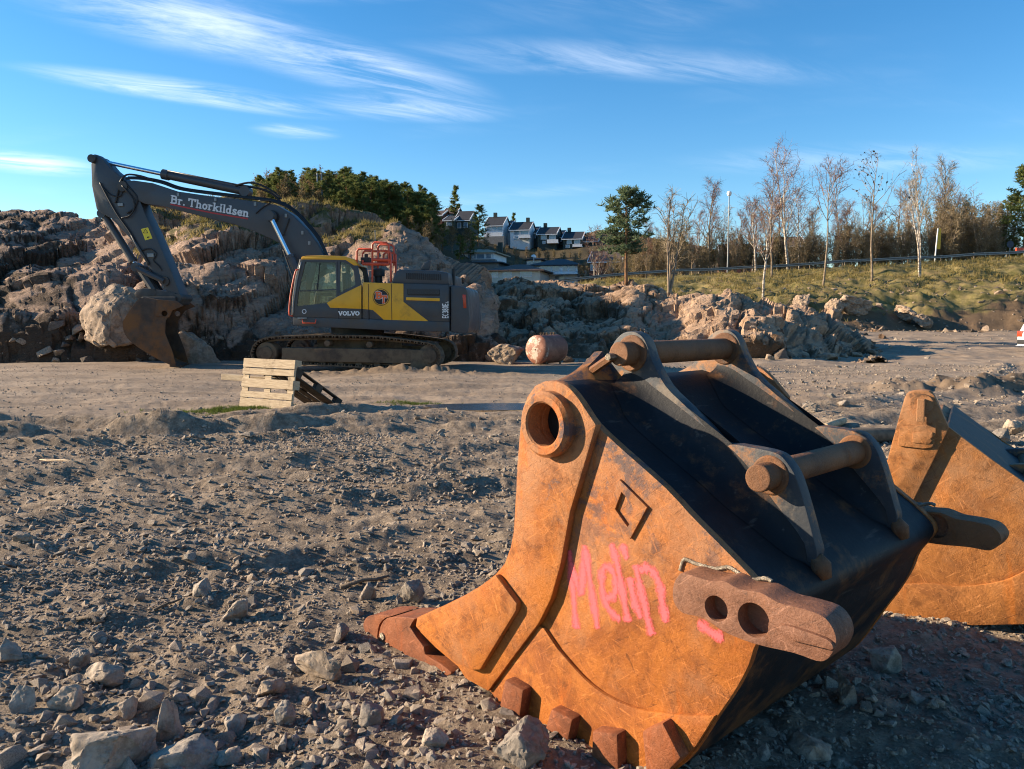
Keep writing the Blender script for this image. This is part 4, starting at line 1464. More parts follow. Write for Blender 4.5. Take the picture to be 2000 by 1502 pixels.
loop = cr(E_TRK, 5, True)
shoe = MB()
shoe.box((-.094, 0, -.035), (.094, .6, 0))
shoe.box((-.07, 0, -.075), (-.04, .6, -.034))
shoe.box((.0, 0, -.075), (.03, .6, -.034))
for yb0 in (-1.67, 1.07):
    cx0 = np.array(loop).mean(0)
    inner = [tuple(cx0 + (np.array(p) - cx0) * np.array([.957, .80])) for p in loop]
    inner2 = [tuple(cx0 + (np.array(p) - cx0) * np.array([.935, .70])) for p in loop]
    chain = PX('track_chain', inner, yb0 + .17, yb0 + .43, 'track_steel', 0, [inner2])
    pts = resample(loop[::-1], .195)
    me0 = None
    for i in range(len(pts)):
        t_ = pts[(i + 1) % len(pts)] - pts[i - 1]
        ang = math.atan2(t_[1], t_[0])
        if me0 is None:
            o = shoe.build('track_shoe', M['track_steel'], chain)
            me0 = o.data
        else:
            o = link('track_shoe', me0, None, chain)
        o.location = (pts[i][0] * .985 + cx0[0] * .015, yb0, pts[i][1])
        o.rotation_euler = (0, -ang + math.pi, 0)
    PX('track_frame', E_FRM, yb0 + .04, yb0 + .55, 'track_frame', .03)
    PX('final_drive', E_FD, yb0 + .02, yb0 + .5, 'track_frame', .03)
    for c_, r_, nm in ((E_IDL, .30, 'idler_wheel'), (E_SPR, .33, 'sprocket')):
        wheel = PX(nm, circ(c_[0], r_, 28), yb0 + .06, yb0 + .54, 'track_frame', .03)
        PX('hub', circ(c_[0], r_ * .62, 24), yb0 + .0, yb0 + .08, 'track_frame', .02, (), wheel)
    for c_ in E_ROL:
        PX('carrier_roller', circ(c_, .085, 16), yb0 + .05, yb0 + .45, 'track_frame', .01)
    for k in range(8):
        PX('bottom_roller', circ((-1.75 + k * .52, .24 - .012 * k), .09, 14), yb0 + .1, yb0 + .5, 'track_frame', .01)
m = MB()
m.box((-1.0, -1.15, .45), (1.0, 1.15, .95))
m.build('car_body', M['track_frame'], ex, bevel=.05)
m = MB()
m.tube([(-.1, 0, .9), (-.1, 0, 1.28)], .78, 36)
m.build('swing_bearing', M['black_rubber'], ex, angle=40)
# upper structure
PX('skirt', E_SKIRT, S0, 1.5, 'grey_paint', .02)
body = PX('engine_house', E_BODY, S0 + .02, 1.45, 'grey_paint', .02)
hood = PX('hood', E_HOOD, S0 + .08, 1.2, 'grey_paint', .05)
(x0, z0), (x1, z1), (x2, z2), (x3, z3) = E_LOUV
for i in range(17):
    t = (i + .15) / 17
    m = MB()
    xa = x0 + (x1 - x0) * t
    za, zb = z0 + (z1 - z0) * t, z3 + (z2 - z3) * t
    m.box((xa, S0 + .066, zb), (xa + .036, S0 + .10, za))
    m.build('louvre_slot', M['black_rubber'], hood)
PX('exhaust_fin', E_FIN, S0 + .5, S0 + .62, 'grey_paint', .02)
cw = cr(E_CW[2:], 3)
v, f = [], []
cwp = E_CW[:2] + cw
ny = 15
cwo = PX('counterweight', cwp, S0 + .06, 1.44, 'grey_paint', .10)
PX('tail_light', E_TAIL, S0 + .035, S0 + .075, 'tail_red', .01)
m = MB()
m.tube([(E_PIPE[0][0], S0 + .9, E_PIPE[0][1]), (E_PIPE[1][0], S0 + .9, E_PIPE[1][1])], .055, 14)
m.build('exhaust_pipe', M['black_rubber'], ex, angle=40)
ax, az0, az1, az2 = E_AIR[0][0], E_AIR[0][1], E_AIR[1][1], E_AIR[2][1]
m = MB()
m.tube([(ax, S0 + .5, az2 - .05), (ax, S0 + .5, az1), (ax, S0 + .5, az1 + .01), (ax, S0 + .5, az0 - .03), (ax, S0 + .5, az0)], [.1, .1, .175, .18, .12], 20)
m.build('air_cleaner', M['black_rubber'], ex, angle=40)
yl2 = PX('yellow_panel', E_YEL2, S0 + .004, S0 + .05, 'yellow_paint', .012)
PX('yellow_strip', E_STRIP, S0 + .008, S0 + .05, 'yellow_paint', .008)
vent = PX('vent_grille', E_VENT, S0 + .012, S0 + .05, 'black_rubber', .004)
for k in range(7):
    t = (k + .5) / 7
    m = MB()
    m.box((E_VENT[0][0] + .02, S0 + .002, E_VENT[3][1] + .02 + t * .145), (E_VENT[1][0] - .02, S0 + .013, E_VENT[3][1] + .033 + t * .145))
    m.build('grille_slat', M['grey_paint'], vent)
PX('door_panel', E_PANEL, S0 + .012, S0 + .05, 'grey_paint', .006)
for xx in (.62, 1.27, 2.885):
    m = MB()
    m.box((xx, S0 - .0005, 1.42), (xx + .016, S0 + .03, 2.43))
    m.build('panel_seam', M['black_rubber'], body)
# emblem
lc, lr = E_LOGO[0], E_LOGO[1][1] - E_LOGO[0][1]
lg = PX('round_emblem', circ(lc, lr, 32), S0 - .004, S0 + .02, 'black_rubber', 0)
for nm, r0, r1, mt in (('emblem_ring', .86, .93, 'yellow_paint'),):
    PX(nm, circ(lc, lr * r1, 32), S0 - .006, S0 - .001, mt, 0, [circ(lc, lr * r0, 32)], lg)
for dx, wgt, mt, yy in ((0, .34, 'letter_grey', S0 - .0065), (0, .24, 'letter_orange', S0 - .010)):
    lettering('B', (lc[0] - .15, lc[1] - .04), (.19, 0), (0, .18), yy, wgt, True, M[mt], lg)
    lettering('T', (lc[0] - .02, lc[1] - .16), (.19, 0), (0, .20), yy, wgt, True, M[mt], lg)
# cab
cabh = [E_G1, E_G2, E_G3]
cab = PX('cab_side', E_CAB, S0 - .02, S0 + .05, 'grey_paint', .012, cabh)
PX('cab_side', E_CAB, -.55, -.48, 'grey_paint', .012, cabh)
for yy in (S0 + .01, -.52):
    for g in cabh:
        PX('side_window', g, yy, yy + .008, 'glass', 0)
m = MB()
m.box((-.235, S0 - .024, 1.47), (-.222, S0 - .018, 3.05))
m.build('door_seam', M['black_rubber'], cab)
m = MB()
m.tube([(-.73, S0 - .005, 3.03), (-.83, S0 - .005, 2.27)], .012, 6)
m.build('window_bar', M['black_rubber'], cab)
PX('cab_roof', E_ROOF, S0 - .03, -.47, 'yellow_paint', .03)
m = MB()
m.box((-1.15, S0 + .05, 3.06), (.2, -.55, 3.10))
m.box((-1.5, S0 + .05, 1.48), (.40, -.55, 1.56))
m.build('cab_floor', M['black_rubber'], cab)
# front pane and rear wall
fp = E_CAB[0:4]
m = MB()
for (a, b) in zip(fp[:-1], fp[1:]):
    m.add([(a[0], S0 + .06, a[1]), (a[0], -.55, a[1]), (b[0], -.55, b[1]), (b[0], S0 + .06, b[1])], [(0, 1, 2, 3)])
m.build('windscreen', M['glass'], ex)
m = MB()
m.box((.39, S0 + .05, 1.5), (.42, -.55, 2.36))
m.build('cab_rear_wall', M['grey_paint'], cab)
m = MB()
for yy in (S0 + .02, -.5):
    m.tube([(p[0] - .01, yy, p[1]) for p in fp], .035, 8)
m.build('front_pillar', M['grey_paint'], cab, angle=40)
seat = MB()
seat.box((-.62, -1.25, 1.95), (-.1, -.75, 2.08))
seat.box((-.2, -1.25, 2.05), (-.06, -.75, 2.75))
seat.box((-.75, -1.33, 1.56), (-.15, -.67, 1.95))
seat.box((-.95, -1.35, 2.1), (-.45, -1.27, 2.2))
seat.box((-1.2, -.7, 1.6), (-1.05, -.6, 2.5))
seat.build('driver_seat', M['blue_cloth'], cab, bevel=.03)
m = MB()
m.tube([(-1.12, -1.0, 1.6), (-1.02, -1.0, 2.2)], .03, 8)
m.tube([(-.9, -1.3, 2.2), (-.92, -1.3, 2.4)], .022, 8)
m.build('control_lever', M['black_rubber'], cab)
PX('yellow_panel', E_YEL, S0 - .028, S0 - .005, 'yellow_paint', .008)
m = MB()
m.tube([(E_HR[0][0] + .1, S0 - .02, E_HR[0][1] + .02)] + [(p[0], S0 - .06, p[1]) for p in cr(E_HR, 3)] + [(E_HR[-1][0] + .08, S0 - .02, E_HR[-1][1] - .02)], .022, 8)
m.build('hand_rail', M['red_rail'], ex, True)
m = MB()
m.tube([(p[0], S0 - .03, p[1]) for p in cr(E_PIL, 3)], .022, 8)
m.build('pillar_trim', M['galvanised'], ex, True)
m = MB()
m.tube([(p[0], S0 - .08, p[1]) for p in E_STEP], .02, 8)
m.build('step', M['red_rail'], ex, True)
m = MB()
m.box((-1.40, S0 - .03, 1.46), (-1.14, S0 + .01, 1.50))
m.build('step_plate', M['galvanised'], ex)
for i, r_ in enumerate(E_RAIL):
    for yy in ((S0 + .16,) if i in (3, 5) else (S0 + .16, S0 + .8)):
        m = MB()
        m.tube([(p[0], yy, p[1]) for p in r_], .03 if i not in (3, 4) else .045, 8)
        m.build('guard_rail', M['red_rail'], ex, angle=50)
m = MB()
m.box((.36, S0 + .2, 2.99), (.62, S0 + .45, 3.18))
m.tube([(.49, S0 + .3, 3.15), (.49, S0 + .3, 3.28)], .07, 10)
m.build('beacon', M['black_rubber'], ex, bevel=.02)
m = MB()
m.tube([(.74, S0 + .4, 3.5), (.74, S0 + .4, 3.95)], .012, 6)
m.build('aerial', M['galvanised'], ex)
m = MB()
m.tube([(-.4, S0 + .12, 3.2), (-.4, S0 + .12, 3.3)], .02, 6)
m.tube([(-.4, S0 + .09, 3.28), (-.4, S0 + .16, 3.28)], .065, 14)
m.build('work_light', M['black_rubber'], ex, angle=40)
# lettering on the sides
a, b, c_ = E_TXT_V
lettering('VOLVO', a, (b[0] - a[0], b[1] - a[1]), (c_[0] - a[0], c_[1] - a[1]), S0 - .024, .24, True, M['white_paint'], ex)
a, b, c_ = E_TXT_E
lettering('EC380E', a, (b[0] - a[0], (b[1] - a[1]) * .9), (c_[0] - a[0], c_[1] - a[1]), S0 + .016, .17, False, M['white_paint'], ex)
lettering('L', (a[0], a[1] + (b[1] - a[1]) * .92), (0, .05), (-.07, 0), S0 + .016, .2, False, M['white_paint'], ex)
dc_ = E_DOT[0]
PX('maker_badge', circ(dc_, .065, 20), S0 - .026, S0 - .015, 'letter_grey', 0, [circ(dc_, .045, 20)])
# boom
boom = PX('boom', E_BOOM, -.30, .30, 'boom_paint', .025)
a, b, c_ = E_TXT_B
lettering('Br. Thorkildsen', a, (b[0] - a[0], b[1] - a[1]), (c_[0] - a[0], c_[1] - a[1]), -.305, .19, True, M['letter_grey'], boom)
m = MB()
up_ = [(p[0], p[1]) for p in cr(E_UND, 4)]
for (p, q) in zip(up_[:-1], up_[1:]):
    m.add([(p[0], -.304, p[1]), (q[0], -.304, q[1]), (q[0], -.304, q[1] + .04), (p[0], -.304, p[1] + .04)], [(0, 1, 2, 3)])
m.build('underline', M['letter_red'], boom)


def cylinder(p, q, split, rb, rr_, y, parent=ex, bm_='boom_paint'):
    p, q = Vector((p[0], y, p[1])), Vector((q[0], y, q[1]))
    d = q - p
    s = p + d * split
    m = MB()
    m.tube([p, s], rr_, 14)
    rod = m.build('piston_rod', M['chrome'], parent, angle=40)
    m = MB()
    m.tube([s - d * .012, s + d * .03, s + d * .031, q], [rb * 1.22, rb * 1.22, rb, rb], 18)
    m.build('cylinder_barrel', M[bm_], parent, angle=40)
    m = MB()
    for e_ in (p, q):
        m.tube([e_ + Vector((0, -rb * 1.1, 0)), e_ + Vector((0, rb * 1.1, 0))], rb * 1.25, 16)
    m.build('pin_eye', M['boom_paint'], parent, angle=40)


cylinder(E_ACYL[0], E_ACYL[2], .452, .125, .06, 0)
for yy in (-.52, .52):
    cylinder(E_BCYL[0], E_BCYL[2], .66, .12, .07, yy)
m = MB()
m.tube([(E_BCYL[0][0], -.62, E_BCYL[0][1]), (E_BCYL[0][0], .62, E_BCYL[0][1])], .1, 16)
m.tube([(E_BCYL[0][0], -.34, E_BCYL[0][1]), (E_BCYL[0][0], .34, E_BCYL[0][1])], .19, 18)
m.build('boom_pin', M['black_rubber'], boom, angle=40)
arm = PX('arm', E_ARM, -.26, .26, 'boom_paint', .025)
PX('warning_sticker', E_STK, -.2635, -.262, 'sticker_yellow', 0, (), arm)
m = MB()
(sx0, sz0), (sx1, sz1), (sx2, sz2), (sx3, sz3) = E_STK
for k, (ca, cz2) in enumerate((((sx0 + sx1) / 2 + .03, sz0 - .06),)):
    for p, q in (((-.07, -.06), (0, .06)), ((0, .06), (.07, -.06)), ((-.07, -.06), (.07, -.06))):
        m.tube([(ca + p[0], -.2645, cz2 + p[1]), (ca + q[0], -.2645, cz2 + q[1])], .008, 4)
m.tube([(sx3 + .07, -.2645, sz3 + .08), (sx3 + .13, -.2645, sz3 + .1)], .02, 4)
m.build('sticker_symbol', M['black_rubber'], arm)
# knuckle pin, pins
m = MB()
for c_, r_ in (((-7.05, 5.38), .15), (E_ACYL[0], .12), (E_LNK[1], .14), ((-5.47, 2.08), .12), ((-6.25, 2.25), .11)):
    m.tube([(c_[0], -.34, c_[1]), (c_[0], .34, c_[1])], r_, 18)
m.build('joint_pin', M['coupler'], arm, angle=40)
cylinder(E_KCYL[1], E_KCYL[0], .12, .11, .06, 0, ex)
for yy in (-.34, .30):
    a, b, c_ = E_LNK
    m = MB()
    m.tube([(a[0], yy, a[1]), (b[0], yy, b[1])], .085, 8)
    m.build('rocker_link', M['boom_paint'], ex)
for yy in (-.12, .12):
    m = MB()
    m.tube([(a[0], yy, a[1]), (-6.25, yy, 2.25)], .13, 8)
    m.build('push_link', M['boom_paint'], ex)
m = MB()
m.tube([(a[0], -.4, a[1]), (a[0], .4, a[1])], .1, 14)
m.build('link_pin', M['coupler'], ex, angle=40)
PX('quick_coupler', cr(E_CPL, 2, True), -.33, .33, 'coupler', .02)
m = MB()
m.box((-6.55, -.42, 1.96), (-5.5, .42, 2.12))
m.build('coupler_base', M['coupler'], ex, bevel=.03)
# hoses along boom and arm
def hose(pts, r=.022, y=-.2, par=None):
    m = MB()
    P_ = cr([(p[0], y + (p[2] if len(p) > 2 else 0), p[1]) for p in pts], 5)
    m.tube(P_, r, 6)
    m.build('hydraulic_hose', M['black_rubber'], par or boom, True)


for k in range(3):
    o_ = .035 * k
    hose([(-7.0, 5.62 + o_), (-6.5, 5.60 + o_), (-5.9, 5.48 + o_), (-5.3, 5.28 + o_), (-4.2, 5.12 + o_), (-3.0, 4.97 + o_), (-2.38, 4.86 + o_), (-1.9, 4.6 + o_), (-1.42, 4.1 + o_), (-1.14, 3.72 + o_), (-.9, 3.2)], .026, -.22 + .07 * k)
hose([(-7.3, 4.9), (-7.2, 5.25), (-7.1, 5.55), (-6.9, 5.72), (-6.5, 5.68), (-6.1, 5.55)], .03, -.3)
hose([(-6.95, 4.6), (-6.72, 4.75), (-6.62, 5.05), (-6.8, 5.3), (-7.0, 5.55)], .028, -.3)
hose([(-7.1, 4.45), (-6.85, 4.52), (-6.7, 4.75), (-6.75, 5.05), (-7.05, 5.4)], .025, -.34)
hose([(-7.75, 5.5), (-7.5, 5.0), (-7.25, 4.55), (-6.9, 4.05), (-6.6, 3.5), (-6.35, 3.05)], .025, -.3, arm)
hose([(-7.7, 5.4), (-7.45, 5.15), (-7.15, 5.1), (-7.05, 5.3)], .018, -.3, arm)
hose([(-6.55, 3.5), (-6.3, 3.55), (-6.1, 3.4), (-6.2, 3.2), (-6.05, 3.05), (-5.95, 2.9)], .018, -.3, arm)
hose([(-3.0, 4.55), (-2.75, 4.75), (-2.5, 4.9), (-2.9, 4.92)], .018, -.33)
hose([(-2.2, 3.9), (-2.05, 4.25), (-2.0, 4.4)], .018, -.33)
hose([(-4.1, 5.45), (-3.6, 5.42), (-3.0, 5.32), (-2.6, 5.15), (-2.35, 4.9)], .035, .0)
hose([(-3.7, 5.4), (-3.2, 5.48), (-2.7, 5.3), (-2.3, 5.0)], .03, -.1)
hose([(-1.62, 2.7), (-1.72, 2.3), (-1.66, 1.9), (-1.7, 2.4), (-1.9, 3.0), (-2.05, 3.45)], .02, -.75, ex)
m = MB()
m.tube([(-7.25, -.06, 4.55), (-6.75, -.3, 3.75), (-6.35, -.3, 3.1)], .035, 8)
m.build('grease_pipe', M['boom_paint'], arm, True)
m = MB()
m.tube([(-5.75, -.1, 5.86), (-4.6, -.1, 5.62), (-3.6, -.1, 5.42)], .022, 6)
m.build('oil_pipe', M['boom_paint'], ex, True)
m = MB()
for c_, s_ in (((-7.15, 4.85), .08), ((-6.28, 3.35), .1)):
    m.box((c_[0] - s_, -.31, c_[1] - s_ * .6), (c_[0] + s_, -.26, c_[1] + s_ * .6))
m.build('valve_block', M['galvanised'], arm, bevel=.01)
for (c_) in ((-5.35, 5.12), (-4.22, 4.97), (-3.02, 4.82), (-2.1, 4.48), (-1.62, 3.98), (-1.42, 3.68)):
    m = MB()
    m.box((c_[0] - .035, -.33, c_[1] - .05), (c_[0] + .035, -.29, c_[1] + .05))
    m.build('hose_clip', M['galvanised'], boom)
# its bucket
eb = PX('bucket_side', cr(E_BKT[:9], 3) + E_BKT[9:], -.72, -.68, 'bucket_dark', .01, [circ(E_BKH[0], .085, 18)])
PX('bucket_side', cr(E_BKT[:9], 3) + E_BKT[9:], .68, .72, 'bucket_dark', .01, [circ(E_BKH[0], .085, 18)])
PX('bucket_pad', [E_BKT[15], E_BKT[14], E_BKT[13], E_BKT[12], (-5.7, 1.5), (-6.1, 1.55)], -.745, -.715, 'bucket_dark', .01, [circ(E_BKH[0], .085, 18)])
strip_shell('bucket_shell', cr([(-5.55, 1.98)] + [E_BKT[15]] + E_BKT[:9], 3)[::-1], .03, -.68, .68, M['bucket_dark'], ex)
for k in range(5):
    yy = -.62 + k * .31
    m = MB()
    m.add([(-5.75, yy - .07, .13), (-5.75, yy + .07, .13), (-5.75, yy + .07, .03), (-5.75, yy - .07, .03), (-5.45, yy - .05, .03), (-5.45, yy + .05, .03), (-5.45, yy + .05, .0), (-5.45, yy - .05, .0)],
          [(0, 1, 2, 3), (4, 7, 6, 5), (0, 4, 5, 1), (1, 5, 6, 2), (2, 6, 7, 3), (3, 7, 4, 0)])
    m.build('bucket_tooth', M['bucket_dark'], ex)

# the digging bucket is turned a little on its coupler
pv = Matrix.Translation((-6.2, -.30, 0))
for o in ex.children:
    if o.name.startswith('bucket_'):
        o.matrix_local = pv @ Matrix.Rotation(R(13), 4, 'Z') @ pv.inverted() @ o.matrix_local

# ------------------------------------------------------------------ helpers for placing
PITCH = math.atan(131 / 1500)


def on_ground(px, py, lo=2, hi=90, f=ground_at):
    """ground point seen at a picture position"""
    d = np.linspace(lo, hi, 1500)
    dx, dy, dz = (px - 1000) / 1500, math.cos(PITCH) + (751 - py) / 1500 * math.sin(PITCH), -math.sin(PITCH) + (751 - py) / 1500 * math.cos(PITCH)
    t = d / dy
    hit = 1.5 + dz * t <= f(dx * t, d)
    k = int(np.argmax(hit)) if hit.any() else int(np.argmin(np.abs(1.5 + dz * t - f(dx * t, d))))
    return float(dx * t[k]), float(d[k]), float(f(dx * t[k], d[k]))


# ------------------------------------------------------------------ pallets
def make_pallet(loc, Mx, label, wood='pallet_wood'):
    r = empty('wooden_pallet', loc)
    r.rotation_euler = Mx.to_euler()
    tag(r, label, 'pallet', 'pallets propped up in the yard')
    y = -.4
    for i, w in enumerate((.145, .1, .145, .1, .145)):
        y0 = (-.4, -.24, -.0725, .14, .255)[i]
        m = MB()
        m.box((-.6, y0, .122), (.6, y0 + w, .144))
        m.build('deck_board', M[wood], r, bevel=.004)
    for xx in (-.6, -.0725, .455):
        m = MB()
        m.box((xx, -.4, .1), (xx + .145, .4, .1215))
        m.build('cross_board', M[wood], r, bevel=.003)
        for yy, w in ((-.4, .1), (-.0725, .145), (.3, .1)):
            m = MB()
            m.box((xx, yy, .022), (xx + .145, yy + w, .0995))
            m.build('block', M[wood], r, bevel=.003)
    for yy, w in ((-.4, .1), (-.0725, .145), (.3, .1)):
        m = MB()
        m.box((-.6, yy, 0), (.6, yy + w, .0215))
        m.build('base_board', M[wood], r, bevel=.003)
    return r


def basis(X, Y):
    X, Y = Vector(X).normalized(), Vector(Y).normalized()
    Z = X.cross(Y)
    return Matrix((X, Y, Z)).transposed()


ya = R(31)
ln = R(9)
bx_, by_ = -3.93, 12.45
back = Vector((math.sin(ya), math.cos(ya), 0))
Xp = Vector((math.cos(ya), -math.sin(ya), 0))
Yp = Vector((0, 0, math.cos(ln))) + back * math.sin(ln)
make_pallet(Vector((bx_, by_, gz(bx_, by_) - .015)) + Yp * .4, basis(Xp, Yp), 'pale wooden pallet stood on edge with its five boards facing the camera')
Y2 = (Vector((0, 0, .62)) - back * 1.0)
c0 = Vector((bx_, by_, gz(bx_, by_) + .02)) + back * 1.3 - Xp * .06
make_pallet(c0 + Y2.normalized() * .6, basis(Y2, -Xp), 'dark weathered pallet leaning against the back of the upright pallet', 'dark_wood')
m = MB()
m.box((-.55, -.06, 0), (.55, .06, .1))
tag(m.build('wooden_beam', M['pallet_wood'], None, bevel=.006, loc=(-4.45, 12.95, .42), rot=(0, R(2), -ya + R(8))), 'short wooden beam sticking out left of the upright pallet', 'beam')
for yy, hx in ((.0, -.35), (.0, .3)):
    pass

# ------------------------------------------------------------------ tank
tk_x, tk_y = 1.13, 24.8
tk = empty('steel_tank', (tk_x, tk_y, gz(tk_x, tk_y)), 0)
tag(tk, 'rusty red and white cylindrical tank standing before the shaded rock', 'tank')
ax_ = Vector((-.62, -.78, 0)).normalized()
rt_, L_ = .46, 1.05
zc = Vector((0, 0, rt_ + .02))
m = MB()
m.tube([zc + ax_ * (L_ / 2), zc - ax_ * (L_ / 2)], rt_, 40, False)
m.build('barrel', M['tank_rust'], tk, True)
for sg in (1, -1):
    m = MB()
    e = zc + ax_ * (L_ / 2 * sg)
    m.tube([e, e + ax_ * sg * .05, e + ax_ * sg * .09, e + ax_ * sg * .11], [rt_, rt_ * .93, rt_ * .6, rt_ * .05], 40, False)
    m.build('end_cap', M['tank_cap'], tk, True)
m = MB()
for t in (-.35, -.2, .02, .2, .34):
    p = zc + ax_ * t + Vector((0, 0, rt_ - .02))
    m.tube([p, p + Vector((.02, 0, .09))], .028, 8)
    m.tube([p + Vector((-.04, 0, .07)), p + Vector((.05, 0, .075))], .015, 6)
m.build('valve_fitting', M['track_steel'], tk)
for t in (-.38, .38):
    for s in (-.25, .25):
        m = MB()
        p = ax_ * t + Vector((-ax_.y, ax_.x, 0)) * s
        m.tube([p + Vector((0, 0, -.03)), p + Vector((0, 0, .12))], .03, 8)
        m.build('foot', M['track_steel'], tk)

# ------------------------------------------------------------------ boulders and rocks
def place_rock(px, py, w, h, label, seed, mat='stone', depth=1.0, name='stone', cat='stone', planes=9, group=None, rz=0, lo=1.5, hi=70, sink=.22, sub=4, f=ground_at, tilt=(0, 0), rough=.035):
    x, y, z = on_ground(px, py, lo, hi, f)
    s = math.hypot(y, 1.5) / 1500
    me = rock_mesh(name, sub, seed, (w * s * .56, w * s * .56 * depth, h * s * .62), planes, rough, True)
    o = link(name, me, M[mat], None, (x, y + w * s * .25 * depth, z + h * s * (.62 - sink)), (tilt[0], tilt[1], rz))
    return tag(o, label, cat, group)


def big_boulder(name, label, pts, loc, rz):
    """blocky boulder: convex hull of corner points, subdivided and roughened"""
    bm = bmesh.new()
    for p in pts:
        bm.verts.new(p)
    r_ = bmesh.ops.convex_hull(bm, input=bm.verts)
    bmesh.ops.delete(bm, geom=[v for v in bm.verts if not v.link_faces], context='VERTS')
    bmesh.ops.triangulate(bm, faces=bm.faces)
    for k in range(5):
        bmesh.ops.subdivide_edges(bm, edges=[e for e in bm.edges if e.calc_length() > .09], cuts=1, use_grid_fill=True)
        bmesh.ops.triangulate(bm, faces=bm.faces)
    for _ in range(3):
        bmesh.ops.smooth_vert(bm, verts=bm.verts, factor=.5, use_axis_x=True, use_axis_y=True, use_axis_z=True)
    bm.normal_update()
    P = np.array([v.co[:] for v in bm.verts])
    d, ck = facets(P, .5, 3, .5)
    d2, _ = facets(P, .17, 4, .6)
    nz_ = fbm(P[:, 0] * 3, P[:, 1] * 3, P[:, 2] * 3, 4, 5) * .04
    for v, a, b, c in zip(bm.verts, d, d2, nz_):
        v.co += v.normal * (a * .14 + b * .14 + c)
    me = bpy.data.meshes.new(name)
    bm.to_mesh(me)
    bm.free()
    shade(me)
    me.set_sharp_from_angle(angle=R(26))
    return tag(link(name, me, M['boulder'], None, loc, (0, 0, rz)), label, 'boulder')


big_boulder('boulder', 'huge tan boulder with a sunlit flat face left of the machine\'s bucket',
            [(-1.0, .3, -.1), (-.95, -.15, .1), (.0, -.95, -.15), (.15, -.9, 0), (1.2, -.1, 0), (1.1, .8, 0), (-.4, 1.1, 0), (-1.12, .2, 1.05), (-1.1, -.1, .9), (-.75, .1, 1.5), (-.15, .4, 1.95), (.45, .2, 1.85), (.95, .1, 1.3), (.05, -.8, 1.02), (.25, -.75, 1.15), (.5, .9, 1.6), (-.6, .9, 1.7)],
            (-13.25, 25.75, .70), R(6))
big_boulder('boulder', 'grey rounded boulder lying in shade right of the machine\'s bucket',
            [(-.8, -.3, 0), (-.3, -.6, 0), (.5, -.5, -.1), (1.0, .1, -.1), (.3, .6, 0), (-.7, .5, 0), (-.75, -.1, .8), (-.2, -.3, 1.05), (.35, -.2, .75), (.75, .1, .45), (-.2, .4, 1.0)],
            (-10.35, 24.8, 0), R(-5))
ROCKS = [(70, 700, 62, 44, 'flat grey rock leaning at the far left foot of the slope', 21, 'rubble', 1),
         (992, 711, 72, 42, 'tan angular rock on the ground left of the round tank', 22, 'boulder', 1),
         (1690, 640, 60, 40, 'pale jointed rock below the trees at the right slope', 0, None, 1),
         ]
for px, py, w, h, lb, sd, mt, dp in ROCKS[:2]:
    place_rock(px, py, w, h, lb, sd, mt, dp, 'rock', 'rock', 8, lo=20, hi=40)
# weathered outcrops on the right bank
for px, py, w, h, lb, sd in ((1575, 606, 44, 34, 'grey lichen-covered rock at the left end of the bank outcrops', 31), (1672, 620, 84, 46, 'largest jointed rock outcrop at the foot of the bank', 32), (1762, 630, 62, 34, 'mossy yellow rock outcrop at the foot of the bank', 33), (1632, 626, 40, 42, 'small tan rock between the bank outcrops', 34), (1808, 642, 44, 30, 'low rock at the right end of the bank outcrops', 35)):
    place_rock(px, py, w, h, lb, sd, 'boulder', 1, 'rock_outcrop_block', 'rock', 7, lo=38, hi=62, sink=.15, f=surf_at, rough=.09)
# rubble rocks at the foot of the cut face: individuals
rub = [rock_mesh('rock', 3, 200 + i, (1, .8 + .3 * (i % 3) * .5, .62 + .1 * (i % 4)), 9, .05, True) for i in range(8)]
RL = 'loose broken rock in the rubble along the foot of the rock face'
r_ = np.random.default_rng(12)
k = 0
while k < 150:
    a = r_.choice([r_.uniform(-60, 520), r_.uniform(-60, 300), r_.uniform(860, 1320), r_.uniform(1320, 1720)])
    d = 25.3 + abs(r_.normal(0, 1.1)) + np.interp(a, [0, 900, 1300, 1500, 1600, 1720], [0, .6, .8, .2, 1.6, 5.5])
    if 190 < a < 430 and d < 25.5:
        continue
    x = (a - 1000) / 1500 * d
    s = .09 + .22 * r_.random() ** 2.2
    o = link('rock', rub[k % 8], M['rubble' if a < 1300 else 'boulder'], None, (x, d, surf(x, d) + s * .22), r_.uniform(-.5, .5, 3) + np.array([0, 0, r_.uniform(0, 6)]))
    o.scale = np.array([s, s, s]) * r_.uniform(.8, 1.3, 3)
    tag(o, RL, 'rock', 'broken rocks below the rock face')
    k += 1

